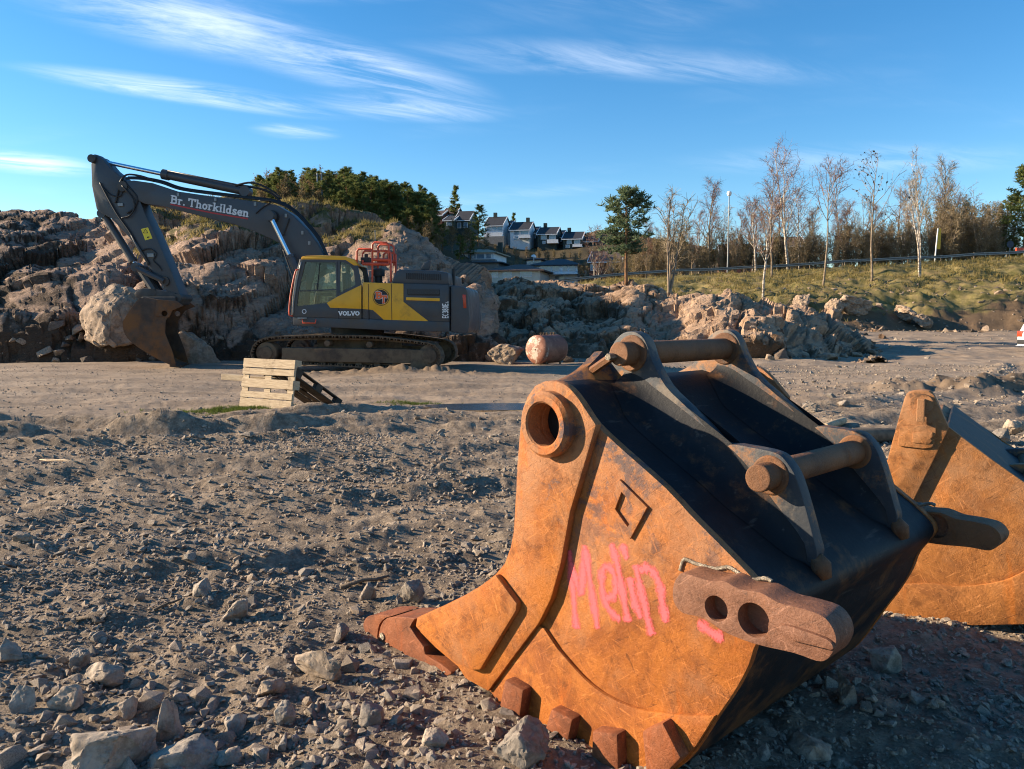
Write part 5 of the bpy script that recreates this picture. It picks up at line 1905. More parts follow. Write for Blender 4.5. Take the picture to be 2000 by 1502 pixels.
# ------------------------------------------------------------------ foreground stones
STONES = [(205, 1500, 150, 88, 'largest flat grey stone at the bottom left edge of the photo', .8, 9), (352, 1512, 112, 72, 'dark bluish stone right of the largest flat stone', .8, 10),
          (616, 1326, 112, 66, 'long tan slab of stone lying slanted in the gravel', .5, 6), (455, 1214, 56, 56, 'blocky dark stone standing alone above the long slab', .9, 8),
          (396, 1162, 46, 42, 'tan pointed stone farthest back of the larger stones', .9, 8), (190, 1338, 86, 48, 'tan wedge-shaped stone in the left stone cluster', .7, 7),
          (322, 1446, 60, 100, 'upright narrow grey stone in the left stone cluster', .8, 7), (716, 1176, 40, 42, 'small grey stone beside the stick left of the bucket lip', .9, 9),
          (803, 1178, 46, 58, 'dark upright stone close behind the bucket tooth', .8, 8), (1024, 1492, 96, 90, 'pale grey stone wedged under the near bucket\'s heel', .8, 9),
          (150, 1308, 46, 48, 'squarish grey stone above the tan wedge-shaped stone', .9, 8), (122, 1388, 62, 52, 'tan pyramid stone at the left', .8, 6),
          (252, 1402, 42, 44, 'bright tan stone facing the sun at left', .8, 7), (38, 1395, 48, 62, 'tall tan stone near the left photo edge', .8, 7),
          (552, 1412, 48, 42, 'small grey stone below the long slab', .9, 9), (32, 1058, 46, 22, 'pale flat stone alone at the left photo edge', .7, 9),
          (455, 1432, 44, 46, 'round grey stone right of the upright stone', .9, 12), (1645, 1372, 66, 66, 'angular stone in the shadow right of the near bucket', .9, 8),
          (1737, 1312, 60, 56, 'grey stone in shadow beneath the near bucket\'s far lug', .9, 8), (1590, 1480, 90, 60, 'flat stone in the deep shadow at the bottom right', .8, 8),
          (530, 1360, 60, 40, 'low brown stone left of the long slab', .8, 8), (20, 1290, 60, 46, 'grey stone cut by the left photo edge', .8, 8),
          (720, 1420, 60, 52, 'grey-brown stone below the bucket tooth', .9, 9), (660, 1255, 44, 40, 'brown stone touching the top of the long slab', .9, 9), (845, 1465, 52, 44, 'grey stone between the slab and the bucket heel', .9, 8),
          (440, 1495, 56, 36, 'orange-tan stone at the bottom edge', .8, 7)]
for i, (px, py, w, h, lb, dp, npl) in enumerate(STONES):
    place_rock(px, py, w, h, lb, 400 + i * 3, 'stone', dp, 'stone', 'stone', npl, rz=(-.55 if i == 2 else 0), lo=1.4, hi=8, sink=.40, tilt=(0, -.12 if i == 2 else 0), sub=4)
sm = [rock_mesh('stone', 3, 300 + i, (1, .75 + .1 * (i % 4), .5 + .1 * (i % 5)), 9, .05, True) for i in range(10)]
k = 0
while k < 270:
    y = 1.6 + 4.4 * r_.random() ** 1.3
    x = r_.uniform(-.75, .75) * y
    w_ = np.exp(-((x + 1.2) / 1.0) ** 2 - ((y - 2.5) / 1.0) ** 2) + .25 + .3 * (x > 1) * (y < 3)
    if r_.random() > w_:
        continue
    s = .018 + .034 * r_.random() ** 2.2 + (.014 if w_ > .7 else 0)
    o = link('stone', sm[k % 10], M['stone'], None, (x, y, gz(x, y) + s * .08), r_.uniform(-.5, .5, 3) + np.array([0, 0, r_.uniform(0, 6)]))
    o.scale = (s, s, s)
    tag(o, 'small loose stone bedded in the foreground gravel', 'stone', 'small stones in the foreground gravel')
    k += 1
# pale stones and logs behind the second bucket
for i, (px, py, w, h, lb) in enumerate(((1958, 868, 40, 34, 'pale stone left in the heap by the far bucket rim'), (1985, 850, 36, 34, 'palest stone at the right photo edge above the second bucket'), (1930, 878, 50, 26, 'tan flat stone lowest in the heap at the right edge'), (1588, 805, 34, 20, 'pale grey stone beyond the near bucket\'s hinge'), (1650, 795, 24, 14, 'small stone on the track beyond the hinge pins'))):
    place_rock(px, py, w, h, lb, 500 + i, 'stone', .9, 'stone', 'stone', 9, lo=4, hi=14)
def log(px0, py0, px1, py1, r, label, mat):
    a, b = on_ground(px0, py0, 3, 20), on_ground(px1, py1, 3, 20)
    m = MB()
    A, B = Vector(a) + Vector((0, 0, r)), Vector(b) + Vector((0, 0, r * .9))
    m.tube([A, A.lerp(B, .35) + Vector((0, 0, r * .2)), A.lerp(B, .7), B], [r, r * .95, r * 1.02, r * .85], 12)
    return tag(m.build('log', M[mat], None, angle=50), label, 'log')


log(1612, 842, 1648, 828, .05, 'short pale cut log beyond the near bucket', 'pallet_wood')
log(1650, 868, 1745, 862, .09, 'grey weathered log lying between the two buckets', 'old_wood')
for i, (p0, p1, r, lb) in enumerate((((150, 905), (78, 900), .012, 'pale stick lying on the gravel at far left'), ((665, 1152), (760, 1130), .014, 'dark twisted stick in the gravel left of the bucket lip'), ((300, 1195), (355, 1172), .008, 'thin brown stick above the left stones'), ((150, 1214), (205, 1218), .012, 'broken grey stick in the left gravel'), ((510, 985), (555, 975), .007, 'thin pale twig in the middle of the gravel'))):
    a, b = Vector(on_ground(*p0, 2, 14)), Vector(on_ground(*p1, 2, 14))
    m = MB()
    m.tube([a + Vector((0, 0, r)), a.lerp(b, .4) + Vector((.01, .02, r * 1.6)), a.lerp(b, .75) + Vector((0, -.015, r)), b + Vector((0, 0, r))], [r, r * .9, r * .8, r * .5], 6)
    tag(m.build('stick', M['old_wood' if i in (1, 2, 3) else 'pallet_wood'], None, True), lb, 'stick')


# ------------------------------------------------------------------ scattered gravel (instances)
def scatter(name, P, rot, scl, templates, label):
    me = bpy.data.meshes.new(name)
    me.vertices.add(len(P))
    me.vertices.foreach_set('co', np.asarray(P, np.float32).ravel())
    for nm, dat in (('rot', rot), ('scl', scl)):
        a = me.attributes.new(nm, 'FLOAT_VECTOR', 'POINT')
        a.data.foreach_set('vector', np.asarray(dat, np.float32).ravel())
    me.update()
    o = link(name, me)
    g = bpy.data.node_groups.new(name, 'GeometryNodeTree')
    g.interface.new_socket('Geometry', in_out='INPUT', socket_type='NodeSocketGeometry')
    g.interface.new_socket('Geometry', in_out='OUTPUT', socket_type='NodeSocketGeometry')
    N = g.nodes.new
    gi, go = N('NodeGroupInput'), N('NodeGroupOutput')
    iop = N('GeometryNodeInstanceOnPoints')
    jn = N('GeometryNodeJoinGeometry')
    for t in templates:
        oi = N('GeometryNodeObjectInfo')
        oi.inputs['Object'].default_value = t
        oi.inputs['As Instance'].default_value = True
        g.links.new(oi.outputs['Geometry'], jn.inputs[0])
    g.links.new(gi.outputs[0], iop.inputs['Points'])
    g.links.new(jn.outputs[0], iop.inputs['Instance'])
    iop.inputs['Pick Instance'].default_value = True
    rv = N('FunctionNodeRandomValue')
    rv.data_type = 'INT'
    rv.inputs['Min'].default_value = 0
    rv.inputs['Max'].default_value = len(templates) - 1
    g.links.new([q for q in rv.outputs if q.type == 'INT'][0], iop.inputs['Instance Index'])
    for nm, sock in (('rot', 'Rotation'), ('scl', 'Scale')):
        na = N('GeometryNodeInputNamedAttribute')
        na.data_type = 'FLOAT_VECTOR'
        na.inputs['Name'].default_value = nm
        g.links.new(na.outputs[0], iop.inputs[sock])
    g.links.new(iop.outputs[0], go.inputs[0])
    md = o.modifiers.new('scatter', 'NODES')
    md.node_group = g
    return tag(o, label, kind='stuff')


peb = []
for i in range(9):
    me = rock_mesh('pebble', 3 if i < 6 else 1, 600 + i, (1, .8, .62), 8, .06)
    me.materials.append(M['pebble'])
    peb.append(bpy.data.objects.new('pebble', me))


def gravel_pts(n_, y0, y1, med, sig, rmax, keep, power=1.0):
    y = y0 + (y1 - y0) * r_.random(n_) ** power
    x = r_.uniform(-1, 1, n_) * (.8 * y + 1.0)
    k_ = r_.random(n_) < keep(x, y)
    x, y = x[k_], y[k_]
    s = np.minimum(med * np.exp(r_.normal(0, sig, len(x))), rmax)
    z = ground_at(x, y) + s * .15
    rot = r_.uniform(-.7, .7, (len(x), 3))
    rot[:, 2] = r_.uniform(0, 6.28, len(x))
    sc = s[:, None] * r_.uniform(.75, 1.3, (len(x), 3))
    return np.stack([x, y, z], 1), rot, sc


clump = lambda x, y, f, s: .5 + .5 * np.clip(fbm(x * f, y * f, 0, 3, s) * 1.6, -1, 1)
parts_ = [gravel_pts(9000, 1.3, 5.2, .019, .4, .05, lambda x, y: .05 + .55 * np.exp(-((x + 1.3) / 1.1) ** 2 - ((y - 2.3) / .9) ** 2) + .12 * clump(x, y, 2.0, 94), .9),
          gravel_pts(16000, 12.5, 24, .011, .45, .03, lambda x, y: .25 + .75 * clump(x, y, .5, 95), 1),
          gravel_pts(6000, 22, 56, .035, .55, .16, lambda x, y: sstep(3, 8, x) * (.1 + .9 * clump(x, y, .3, 96)), 1),
          gravel_pts(2500, 8, 24, .04, .5, .12, lambda x, y: sstep(5, 8, x) * (.2 + .8 * np.exp(-((y - 15.8) / 1.6) ** 2)), 1),
          gravel_pts(52000, 1.1, 4.4, .0075, .55, .03, lambda x, y: .45 + .55 * clump(x, y, 1.5, 91), .8),
          gravel_pts(52000, 4.2, 9.5, .0125, .5, .045, lambda x, y: .25 + .75 * clump(x, y, .9, 92), .8),
          gravel_pts(30000, 9.0, 24, .020, .45, .07, lambda x, y: (.12 + .6 * clump(x, y, .6, 93)) * np.where(x > 3, 1, sstep(14, 10.5, y)), .9)]
scatter('gravel', *[np.concatenate([p[i] for p in parts_]) for i in range(3)], peb, 'grey and brown gravel strewn over the whole foreground')
# broken stone chips over the rock slopes
rb = []
for i in range(6):
    me = rock_mesh('chip', 2, 700 + i, (1, .75, .55), 7, .06)
    me.materials.append(M['boulder' if i % 3 else 'rubble'])
    rb.append(bpy.data.objects.new('chip', me))
n_ = 900
bx2, by2 = r_.uniform(14, 52, n_), 57 + 14 * r_.random(n_) ** 1.6
s = np.minimum(.10 * np.exp(r_.normal(0, .6, n_)), .45)
rot = r_.uniform(-1, 1, (n_, 3))
scatter('bank_debris', np.stack([bx2, by2, ground_at(bx2, by2)], 1), rot, s[:, None] * r_.uniform(.7, 1.3, (n_, 3)), rb, 'stones and clods strewn over the cut soil bank')
for nm, Pg, n_, lb in (('rock_debris', PA, 5200, 'broken stone chips on the left rock face'), ('rock_debris', PB, 5200, 'broken stone chips on the right rock mound')):
    nr, nc = Pg.shape[:2]
    i = r_.integers(2, nr - 2, n_)
    j = (r_.random(n_) ** 1.8 * (nc * .55)).astype(int)
    P_ = Pg[i, j] + r_.normal(0, .05, (n_, 3)) * np.array([1, 1, 0])
    ok = P_[:, 2] > -.05
    P_ = P_[ok]
    s = np.minimum(.028 * np.exp(r_.normal(0, .6, len(P_))), .13)
    rot = r_.uniform(-1, 1, (len(P_), 3))
    rot[:, 2] *= 3.1
    scatter(nm, P_, rot, s[:, None] * r_.uniform(.7, 1.3, (len(P_), 3)), rb, lb)

# ------------------------------------------------------------------ trees
def rvec(r):
    v = r.normal(size=3)
    return v / (np.linalg.norm(v) + 1e-9)


class Ribbons:
    def __init__(s):
        s.V, s.F = [], []

    def rib(s, pts, w0, w1, r):
        """thin twig as a tapering ribbon"""
        n = len(s.V)
        side = rvec(r)
        k = len(pts)
        for i, p in enumerate(pts):
            w = w0 + (w1 - w0) * i / (k - 1)
            s.V.append(p - side * w)
            s.V.append(p + side * w)
        for i in range(k - 1):
            s.F.append((n + 2 * i, n + 2 * i + 1, n + 2 * i + 3, n + 2 * i + 2))

    def leaf(s, p, size, r):
        n = len(s.V)
        a, b = rvec(r) * size, rvec(r) * size * .7
        s.V += [p - a * .5, p + b * .5, p + a * .5, p - b * .5]
        s.F.append((n, n + 1, n + 2, n + 3))

    def mesh(s, name):
        return np_mesh(name, np.array(s.V), np.array(s.F))


def grow(p, d, L, n, wander, r, lift=0.0):
    pts = [p]
    d = d / (np.linalg.norm(d) + 1e-9)
    for i in range(n):
        d = d + rvec(r) * wander + np.array([0, 0, lift])
        d = d / np.linalg.norm(d)
        p = p + d * L / n
        pts.append(p)
    return pts


def along(pts, t):
    f = t * (len(pts) - 1)
    i = min(int(f), len(pts) - 2)
    a, b = pts[i], pts[i + 1]
    d = b - a
    return a + d * (f - i), d / (np.linalg.norm(d) + 1e-9)


def bare_tree(seed, h, stems=1, first=.3, limbs=18, ang=42, llen=.34, subs=7, twigs=6, droop=-.02, rad=.1, twl=.5, tw=.011, lean=0, leafs=0, leaf_size=.1, leafclump=False):
    """returns trunk MB, twig Ribbons, leaf Ribbons"""
    r = np.random.default_rng(seed)
    T, W, Lf = MB(), Ribbons(), Ribbons()
    for s_ in range(stems):
        d0 = np.array([lean + (r.normal() * .12 if stems > 1 else 0), r.normal() * .1 if stems > 1 else 0, 1.0])
        hh = h * (1 if s_ == 0 else r.uniform(.75, .97))
        tr_ = grow(np.array([0, 0, -.4]), d0, hh + .4, 10, .07, r, .05)
        rd = rad * (1 if stems == 1 else .7)
        T.tube(tr_, [rd * (1 - .93 * i / 10) + .006 for i in range(11)], 7)
        for k in range(limbs // stems):
            t = first + (1 - first) * ((k + r.random()) / (limbs // stems)) * .97
            p, d = along(tr_, t)
            az = r.uniform(0, math.tau)
            side = np.array([math.cos(az), math.sin(az), 0])
            a_ = R(ang * r.uniform(.7, 1.25))
            dl = d * math.cos(a_) + side * math.sin(a_)
            Ll = hh * llen * (1.15 - .8 * (t - first) / (1 - first)) * r.uniform(.7, 1.2)
            lb = grow(p, dl, Ll, 6, .13, r, .06)
            lr = rd * (1 - .9 * t) * .5 + .006
            T.tube(lb, [lr * (1 - .85 * i / 6) + .003 for i in range(7)], 4, False)
            for q in range(subs):
                u = .2 + .8 * (q + r.random()) / subs
                p2, d2 = along(lb, min(u, 1))
                sd = rvec(r)
                ds = d2 * .75 + sd * .65 + np.array([0, 0, .15])
                Ls = Ll * .42 * r.uniform(.6, 1.2) * (1.2 - .6 * u)
                sb = grow(p2, ds, Ls, 4, .2, r, droop)
                W.rib(sb, tw * 1.9, tw, r)
                for v in range(twigs):
                    w_ = .15 + .85 * (v + r.random()) / twigs
                    p3, d3 = along(sb, min(w_, 1))
                    tb = grow(p3, d3 * .7 + rvec(r) * .7, twl * r.uniform(.5, 1.2), 3, .25, r, droop * 3)
                    W.rib(tb, tw, tw * .5, r)
                    for l_ in range(leafs):
                        if leafclump and r.random() > .25:
                            continue
                        Lf.leaf(tb[r.integers(1, 4)] + rvec(r) * .05, leaf_size * r.uniform(.6, 1.3), r)
    return T, W, Lf


def pine_tree(seed, h, first=.45, limbs=26, spread=.24, tufts=10, size=.26, needles=9, rad=.11, flat=.25, lean=0, conical=False):
    r = np.random.default_rng(seed)
    T, Nd = MB(), Ribbons()
    tr_ = grow(np.array([0, 0, -.4]), np.array([lean, 0, 1.0]), h + .3, 10, .04, r, .06)
    T.tube(tr_, [rad * (1 - .92 * i / 10) + .008 for i in range(11)], 7)
    for k in range(limbs):
        t = first + (1 - first) * ((k + r.random()) / limbs) * .98
        p, d = along(tr_, t)
        az = r.uniform(0, math.tau)
        u = (t - first) / (1 - first)
        shape = (1.05 - u) if conical else (.55 + 1.4 * u - 1.75 * u * u)
        Ll = h * spread * max(.12, shape) * r.uniform(.7, 1.2)
        up = .1 if not conical else -.05
        lb = grow(p, np.array([math.cos(az), math.sin(az), up + .35 * u]), Ll, 5, .16, r, .05)
        T.tube(lb, [.03 * (1 - .8 * i / 5) * h / 7 for i in range(6)], 4, False)
        for q in range(tufts):
            w_ = .35 + .65 * r.random()
            p2, d2 = along(lb, w_)
            c = p2 + rvec(r) * Ll * .22 * np.array([1, 1, flat * 2])
            for _ in range(needles):
                e = rvec(r) * np.array([1, 1, .6]) + np.array([0, 0, .35])
                Nd.rib([c, c + e * size * r.uniform(.6, 1.2)], size * .13, size * .05, r)
    return T, Nd


def put_tree(kind, x, y, z, label, cat, group, proto, s=1.0, rz=0, first=False):
    root = empty(kind, (x, y, z), rz)
    root.scale = (s, s, s)
    tag(root, label, cat, group)
    for nm, me in proto:
        link(nm, me, None, root)
    return root


def proto_of(T, tm, parts):
    """trunk + crown meshes with materials"""
    me = bpy.data.meshes.new('trunk')
    me.from_pydata(T.v, [], T.f)
    me.materials.append(M[tm])
    shade(me)
    out = [('trunk', me)]
    for nm, rb_, mt in parts:
        if len(rb_.F):
            m2 = rb_.mesh(nm)
            m2.materials.append(M[mt])
            out.append((nm, m2))
    return out


def bare(seed, h, tm='birch_bark', wm_='twig_red', lm='leaf_brown', **kw):
    T, W, L = bare_tree(seed, h, **kw)
    return proto_of(T, tm, [('crown', W, wm_), ('leaves', L, lm)])


def top_h(px_top, y, z):
    return 1.5 + (620 - px_top) / 1500 * y * 1.004 - z


# notable trees on the bank: picture x, base y, top y, kind
def bank_tree(px, by, ty, lo, hi, kind, label, cat, make, rz=0):
    x, y, z = on_ground(px, by, lo, hi, surf_at if by > 553 and px < 1330 else ground_at)
    h = top_h(ty, y, z)
    return put_tree(kind, x, y, z, label, cat, 'trees on the road bank', make(h), 1, rz)


def pine_p(seed, **kw):
    def f(h):
        T, N = pine_tree(seed, h, **kw)
        return proto_of(T, 'pine_bark', [('crown', N, 'needles_blue')])
    return f


bank_tree(1223, 556, 376, 38, 80, 'pine_tree', 'green pine tree alone left of the bare trees', 'pine tree', pine_p(11, first=.36, limbs=54, spread=.36, tufts=11, size=.30, needles=10, rad=.10))
bank_tree(1306, 572, 382, 34, 80, 'bare_tree', 'bare many-stemmed grey tree right of the pine', 'tree', lambda h: bare(12, h, 'grey_bark', 'twig_brown', stems=4, first=.3, limbs=28, ang=24, llen=.36, rad=.10, twl=.45, subs=6, twigs=5))
bank_tree(1490, 581, 392, 56, 82, 'birch_tree', 'slim white birch standing lowest on the bank', 'birch', lambda h: bare(13, h, 'birch_bark', 'twig_red', limbs=20, first=.36, ang=38, llen=.30, rad=.11, lean=-.03))
bank_tree(1476, 527, 398, 70, 84, 'birch_tree', 'leaning birch at the guard rail, left of the slim white birch', 'birch', lambda h: bare(14, h, 'birch_bark', 'twig_red', limbs=16, first=.3, ang=45, llen=.34, rad=.10, lean=-.05))
bank_tree(1507, 541, 345, 64, 82, 'birch_tree', 'tall thin birch leaning right below the biggest birch', 'birch', lambda h: bare(15, h, 'grey_bark', 'twig_red', limbs=22, first=.4, ang=35, llen=.26, rad=.11, lean=.05))
bank_tree(1540, 519, 296, 74, 88, 'birch_tree', 'tallest white birch with wide forked limbs behind the rail', 'birch', lambda h: bare(16, h, 'birch_bark', 'twig_red', stems=2, limbs=34, first=.26, ang=34, llen=.38, rad=.17, subs=8, twigs=6, twl=.7, droop=-.05))
bank_tree(1607, 558, 338, 56, 82, 'bare_tree', 'bare tree with fan-shaped top on the bank right of the birches', 'tree', lambda h: bare(17, h, 'grey_bark', 'twig_red', stems=1, limbs=22, first=.55, ang=38, llen=.34, rad=.10, lean=.04))
bank_tree(1703, 549, 318, 56, 82, 'bare_tree', 'bare tree with dark withered clumps at its twig ends', 'tree', lambda h: bare(18, h, 'grey_bark', 'grey_bark', 'leaf_dark', limbs=16, first=.42, ang=48, llen=.36, rad=.11, lean=-.02, leafs=3, leaf_size=.22, leafclump=True, twigs=2, subs=5))
bank_tree(1797, 541, 318, 56, 82, 'bare_tree', 'pale forked bare tree nearest the yellow sign post', 'tree', lambda h: bare(19, h, 'birch_bark', 'twig_brown', stems=3, limbs=36, first=.42, ang=26, llen=.34, rad=.14, subs=7, twigs=6))
# trees behind the road
def far_tree(px, y, ty, kind, label, cat, group, proto, H0, base=None, rz=0):
    x = (px - 1000) / 1500 * y
    z = gz(x, y) if base is None else base
    h = top_h(ty, y, z)
    return put_tree(kind, x, y, z, label, cat, group, proto, h / H0, rz)


red_b = bare(41, 10, 'grey_bark', 'twig_red', limbs=30, first=.25, ang=40, llen=.30, rad=.14, subs=8, twigs=7, droop=-.05, twl=.6, tw=.011)
far_tree(1383, 92, 364, 'birch_tree', 'red-twigged drooping birch beside the tall lamp post', 'birch', 'trees behind the road', red_b, 10)
far_tree(1452, 96, 408, 'birch_tree', 'hazy red-twigged birch right of the tall lamp post', 'birch', 'trees behind the road', red_b, 10, None, 2)
far_tree(1585, 98, 416, 'bare_tree', 'reddish round-topped bare tree behind the tallest birch', 'tree', 'trees behind the road', red_b, 10, None, 3.5)
far_tree(1655, 98, 402, 'bare_tree', 'reddish bare tree between the fan-topped and the clumped tree', 'tree', 'trees behind the road', red_b, 10, None, 5)
far_tree(1738, 94, 366, 'bare_tree', 'bare spindly tree right of the clumped tree', 'tree', 'trees behind the road', bare(42, 10, 'grey_bark', 'grey_bark', limbs=24, first=.3, ang=60, llen=.28, rad=.12, subs=6, twigs=5), 10)
far_tree(1830, 93, 330, 'bare_tree', 'tall bare tree just right of the pale forked tree', 'tree', 'trees behind the road', bare(43, 10, 'grey_bark', 'twig_brown', limbs=28, first=.4, ang=30, llen=.30, rad=.12, subs=8, twigs=6), 10)
far_tree(1885, 97, 376, 'bare_tree', 'thin bare tree rising over the right end of the thicket', 'tree', 'trees behind the road', bare(44, 10, 'grey_bark', 'grey_bark', limbs=20, first=.35, ang=62, llen=.22, rad=.1, subs=5, twigs=4), 10)
far_tree(1986, 92, 336, 'pine_tree', 'dense green conifer at the right photo edge', 'pine tree', 'trees behind the road', (lambda t: proto_of(t[0], 'pine_bark', [('crown', t[1], 'needles')]))(pine_tree(45, 10, first=.12, limbs=60, spread=.30, tufts=16, size=.42, needles=8)), 10)
far_tree(1950, 96, 400, 'bare_tree', 'olive leafy tree left of the edge conifer', 'tree', 'trees behind the road', bare(46, 10, 'grey_bark', 'twig_brown', 'leaf_olive', limbs=34, first=.08, ang=40, llen=.34, rad=.12, subs=8, twigs=6, leafs=2, leaf_size=.2), 10)
far_tree(1165, 100, 452, 'birch_tree', 'small pale birch before the red-brown house', 'birch', 'trees behind the road', bare(47, 7, 'birch_bark', 'twig_red', stems=2, limbs=26, first=.15, ang=36, llen=.4, rad=.1, subs=7, twigs=6, tw=.012), 7)
far_tree(1340, 90, 432, 'bare_tree', 'yellowish leafy tree left of the red-twigged birch', 'tree', 'trees behind the road', bare(48, 7, 'grey_bark', 'twig_brown', 'leaf_olive', stems=3, limbs=30, first=.1, ang=36, llen=.36, rad=.08, subs=6, twigs=5, leafs=2, leaf_size=.14), 7)
# thicket of brown shrubs behind the guard rail
SH = [bare(60 + i, 5, 'grey_bark', 'twig_brown', ('leaf_brown', 'leaf_olive')[i % 2], stems=9, limbs=72, first=.12, ang=26, llen=.26, rad=.05, subs=6, twigs=4, leafs=1 + (i % 2), leaf_size=.10, twl=.4, tw=.011) for i in range(4)]
k = 0
rs = np.random.default_rng(77)
for px in np.arange(1245, 1965, 20):
    for row in (0, 1):
        y = (89.5, 95)[row] + rs.uniform(-1, 1)
        top = np.interp(px, [1245, 1330, 1440, 1500, 1560, 1640, 1800, 1850, 1930, 1965], [466, 452, 458, 466, 456, 430, 416, 396, 406, 430]) + rs.uniform(-14, 30) + (12 if row == 0 else 0)
        far_tree(px + rs.uniform(-8, 8), y, top, 'shrub', 'leafless brown shrub in the thicket behind the guard rail', 'shrub', 'thicket shrubs behind the guard rail', SH[k % 4], 5.2, None, rs.uniform(0, 6))
        k += 1
# belt of bare trees standing in the thicket
BT = [red_b, bare(49, 10, 'birch_bark', 'twig_red', limbs=26, first=.3, ang=36, llen=.30, rad=.11, subs=8, twigs=6, tw=.012), bare(50, 10, 'grey_bark', 'twig_brown', stems=3, limbs=30, first=.2, ang=30, llen=.34, rad=.10, subs=7, twigs=6, tw=.012)]
for i, (px, top) in enumerate(((1262, 440), (1284, 452), (1322, 428), (1348, 446), (1362, 420), (1402, 408), (1432, 420), (1466, 400), (1496, 408), (1522, 392), (1556, 380), (1572, 404), (1628, 398), (1642, 420), (1676, 388), (1690, 408), (1756, 384), (1776, 396), (1848, 372), (1862, 390), (1908, 398), (1925, 412))):
    far_tree(px, 91 + (i * 7) % 10, top, 'bare_tree', 'leafless tree in the belt of trees behind the guard rail', 'tree', 'bare trees in the belt behind the guard rail', BT[i % 3], 10, None, i * 1.3)
# brown bushes below the terraced houses and beside the villas
for px, y, top in ((955, 138, 486), (985, 140, 482), (1010, 141, 486), (1040, 142, 488), (1070, 143, 490), (1100, 143, 492), (1125, 138, 494), (1150, 128, 500), (1175, 120, 498), (1200, 108, 492), (1218, 104, 486), (1240, 98, 480), (930, 132, 492), (1140, 108, 512), (1190, 100, 508), (1010, 118, 505), (950, 152, 474), (968, 152, 478), (990, 153, 480), (1004, 153, 484), (1028, 152, 482), (1052, 152, 486), (1064, 152, 490), (1082, 151, 488), (1112, 150, 492), (1132, 148, 490), (1150, 146, 488), (1172, 140, 486)):
    far_tree(px, y, top, 'shrub', 'brown leafless bush on the slope between the houses', 'shrub', 'bushes on the house slope', SH[k % 4], 5.2, None, k)
    k += 1
# ------------------------------------------------------------------ wooded hill
FP = [(lambda t: proto_of(t[0], 'pine_bark', [('crown', t[1], 'needles')]))(pine_tree(80 + i, 7, first=.2, limbs=40, spread=.28, tufts=13, size=.36, needles=7)) for i in range(4)]
FB = [bare(90 + i, 6, 'grey_bark', 'twig_brown', 'leaf_brown', stems=2, limbs=26, first=.15, ang=40, llen=.36, rad=.1, subs=6, twigs=4, leafs=2, leaf_size=.22, tw=.014) for i in range(3)]
FS = (lambda t: proto_of(t[0], 'pine_bark', [('crown', t[1], 'needles')]))(pine_tree(99, 9, first=.06, limbs=54, spread=.20, tufts=9, size=.5, needles=6, conical=True))
n_ = 0
tries = 0
while n_ < 290 and tries < 9000:
    tries += 1
    px = rs.uniform(455, 850)
    y = rs.uniform(92, 150)
    x = (px - 1000) / 1500 * y
    z = gz(x, y)
    py = 620 - (z - 1.5) / y * 1500
    lim = np.interp(px, [455, 520, 600, 660, 700, 760, 850], [375, 420, 430, 452, 440, 452, 478])
    if py > lim + 25 or py < 300:
        continue
    broad_ = rs.random() < np.interp(px, [455, 540, 640, 660, 850], [.35, .6, .6, .08, .05])
    if 560 < px < 660 and rs.random() < .35:
        continue
    if broad_:
        put_tree('broadleaf_tree', x, y, z, 'brown autumn tree among the pines on the wooded hill', 'tree', 'brown trees on the wooded hill', FB[n_ % 3], rs.uniform(.6, 1.1), rs.uniform(0, 6))
    else:
        put_tree('pine_tree', x, y, z, 'dark green pine in the wood covering the hilltop', 'pine tree', 'pines on the wooded hill', FP[n_ % 4], rs.uniform(.65, 1.08), rs.uniform(0, 6))
    n_ += 1
far_tree(888, 172, 369, 'spruce_tree', 'tall spruce rising above the brown-roofed houses', 'spruce', None, FS, 9)
far_tree(1001, 176, 420, 'spruce_tree', 'small spruce peeping over the white terraced house roof', 'spruce', None, FS, 9)
far_tree(934, 148, 405, 'pine_tree', 'green pine hiding the left end of the white terraced house', 'pine tree', None, FP[1], 7)
ORD = ('leftmost', 'second from the left', 'third from the left', 'fourth from the left', 'rightmost')
LOW = sorted(((842, 120, 425), (866, 118, 442), (884, 122, 440), (905, 124, 446), (920, 126, 452), (852, 112, 452), (830, 110, 436), (897, 114, 462), (945, 130, 462)))
for i, (px, y, top) in enumerate(LOW):
    if i % 2:
        far_tree(px, y, top, 'pine_tree', 'low green pine below the brown-roofed houses, %s' % (ORD[:3] + ORD[4:])[i // 2], 'pine tree', 'low pines below the brown roofs', FP[i % 4], 7, None, i)
    else:
        far_tree(px, y, top, 'bare_tree', 'bare brown tree below the brown-roofed houses, %s' % ORD[i // 2], 'tree', 'bare trees below the brown roofs', FB[i % 3], 6, None, i)
# ------------------------------------------------------------------ grass
def grass(name, pts, hs_, label, mat):
    n_ = len(pts)
    P_ = np.asarray(pts)
    nb_ = 5
    base = np.repeat(P_, nb_, 0) + rs.normal(0, 1, (n_ * nb_, 3)) * np.repeat(hs_, nb_)[:, None] * np.array([.35, .35, 0])
    hh = np.repeat(hs_, nb_) * rs.uniform(.5, 1.2, n_ * nb_)
    az = rs.uniform(0, 6.28, n_ * nb_)
    w_ = hh * .10
    dx, dy = np.cos(az) * w_, np.sin(az) * w_
    tip = base + np.stack([rs.normal(0, .45, n_ * nb_) * hh, rs.normal(0, .45, n_ * nb_) * hh, hh], 1)
    V = np.empty((n_ * nb_, 3, 3))
    V[:, 0] = base - np.stack([dx, dy, dx * 0], 1)
    V[:, 1] = base + np.stack([dx, dy, dx * 0], 1)
    V[:, 2] = tip
    me = np_mesh(name, V.reshape(-1, 3), np.arange(n_ * nb_ * 3).reshape(-1, 3))
    return tag(link(name, me, M[mat]), label, kind='stuff')


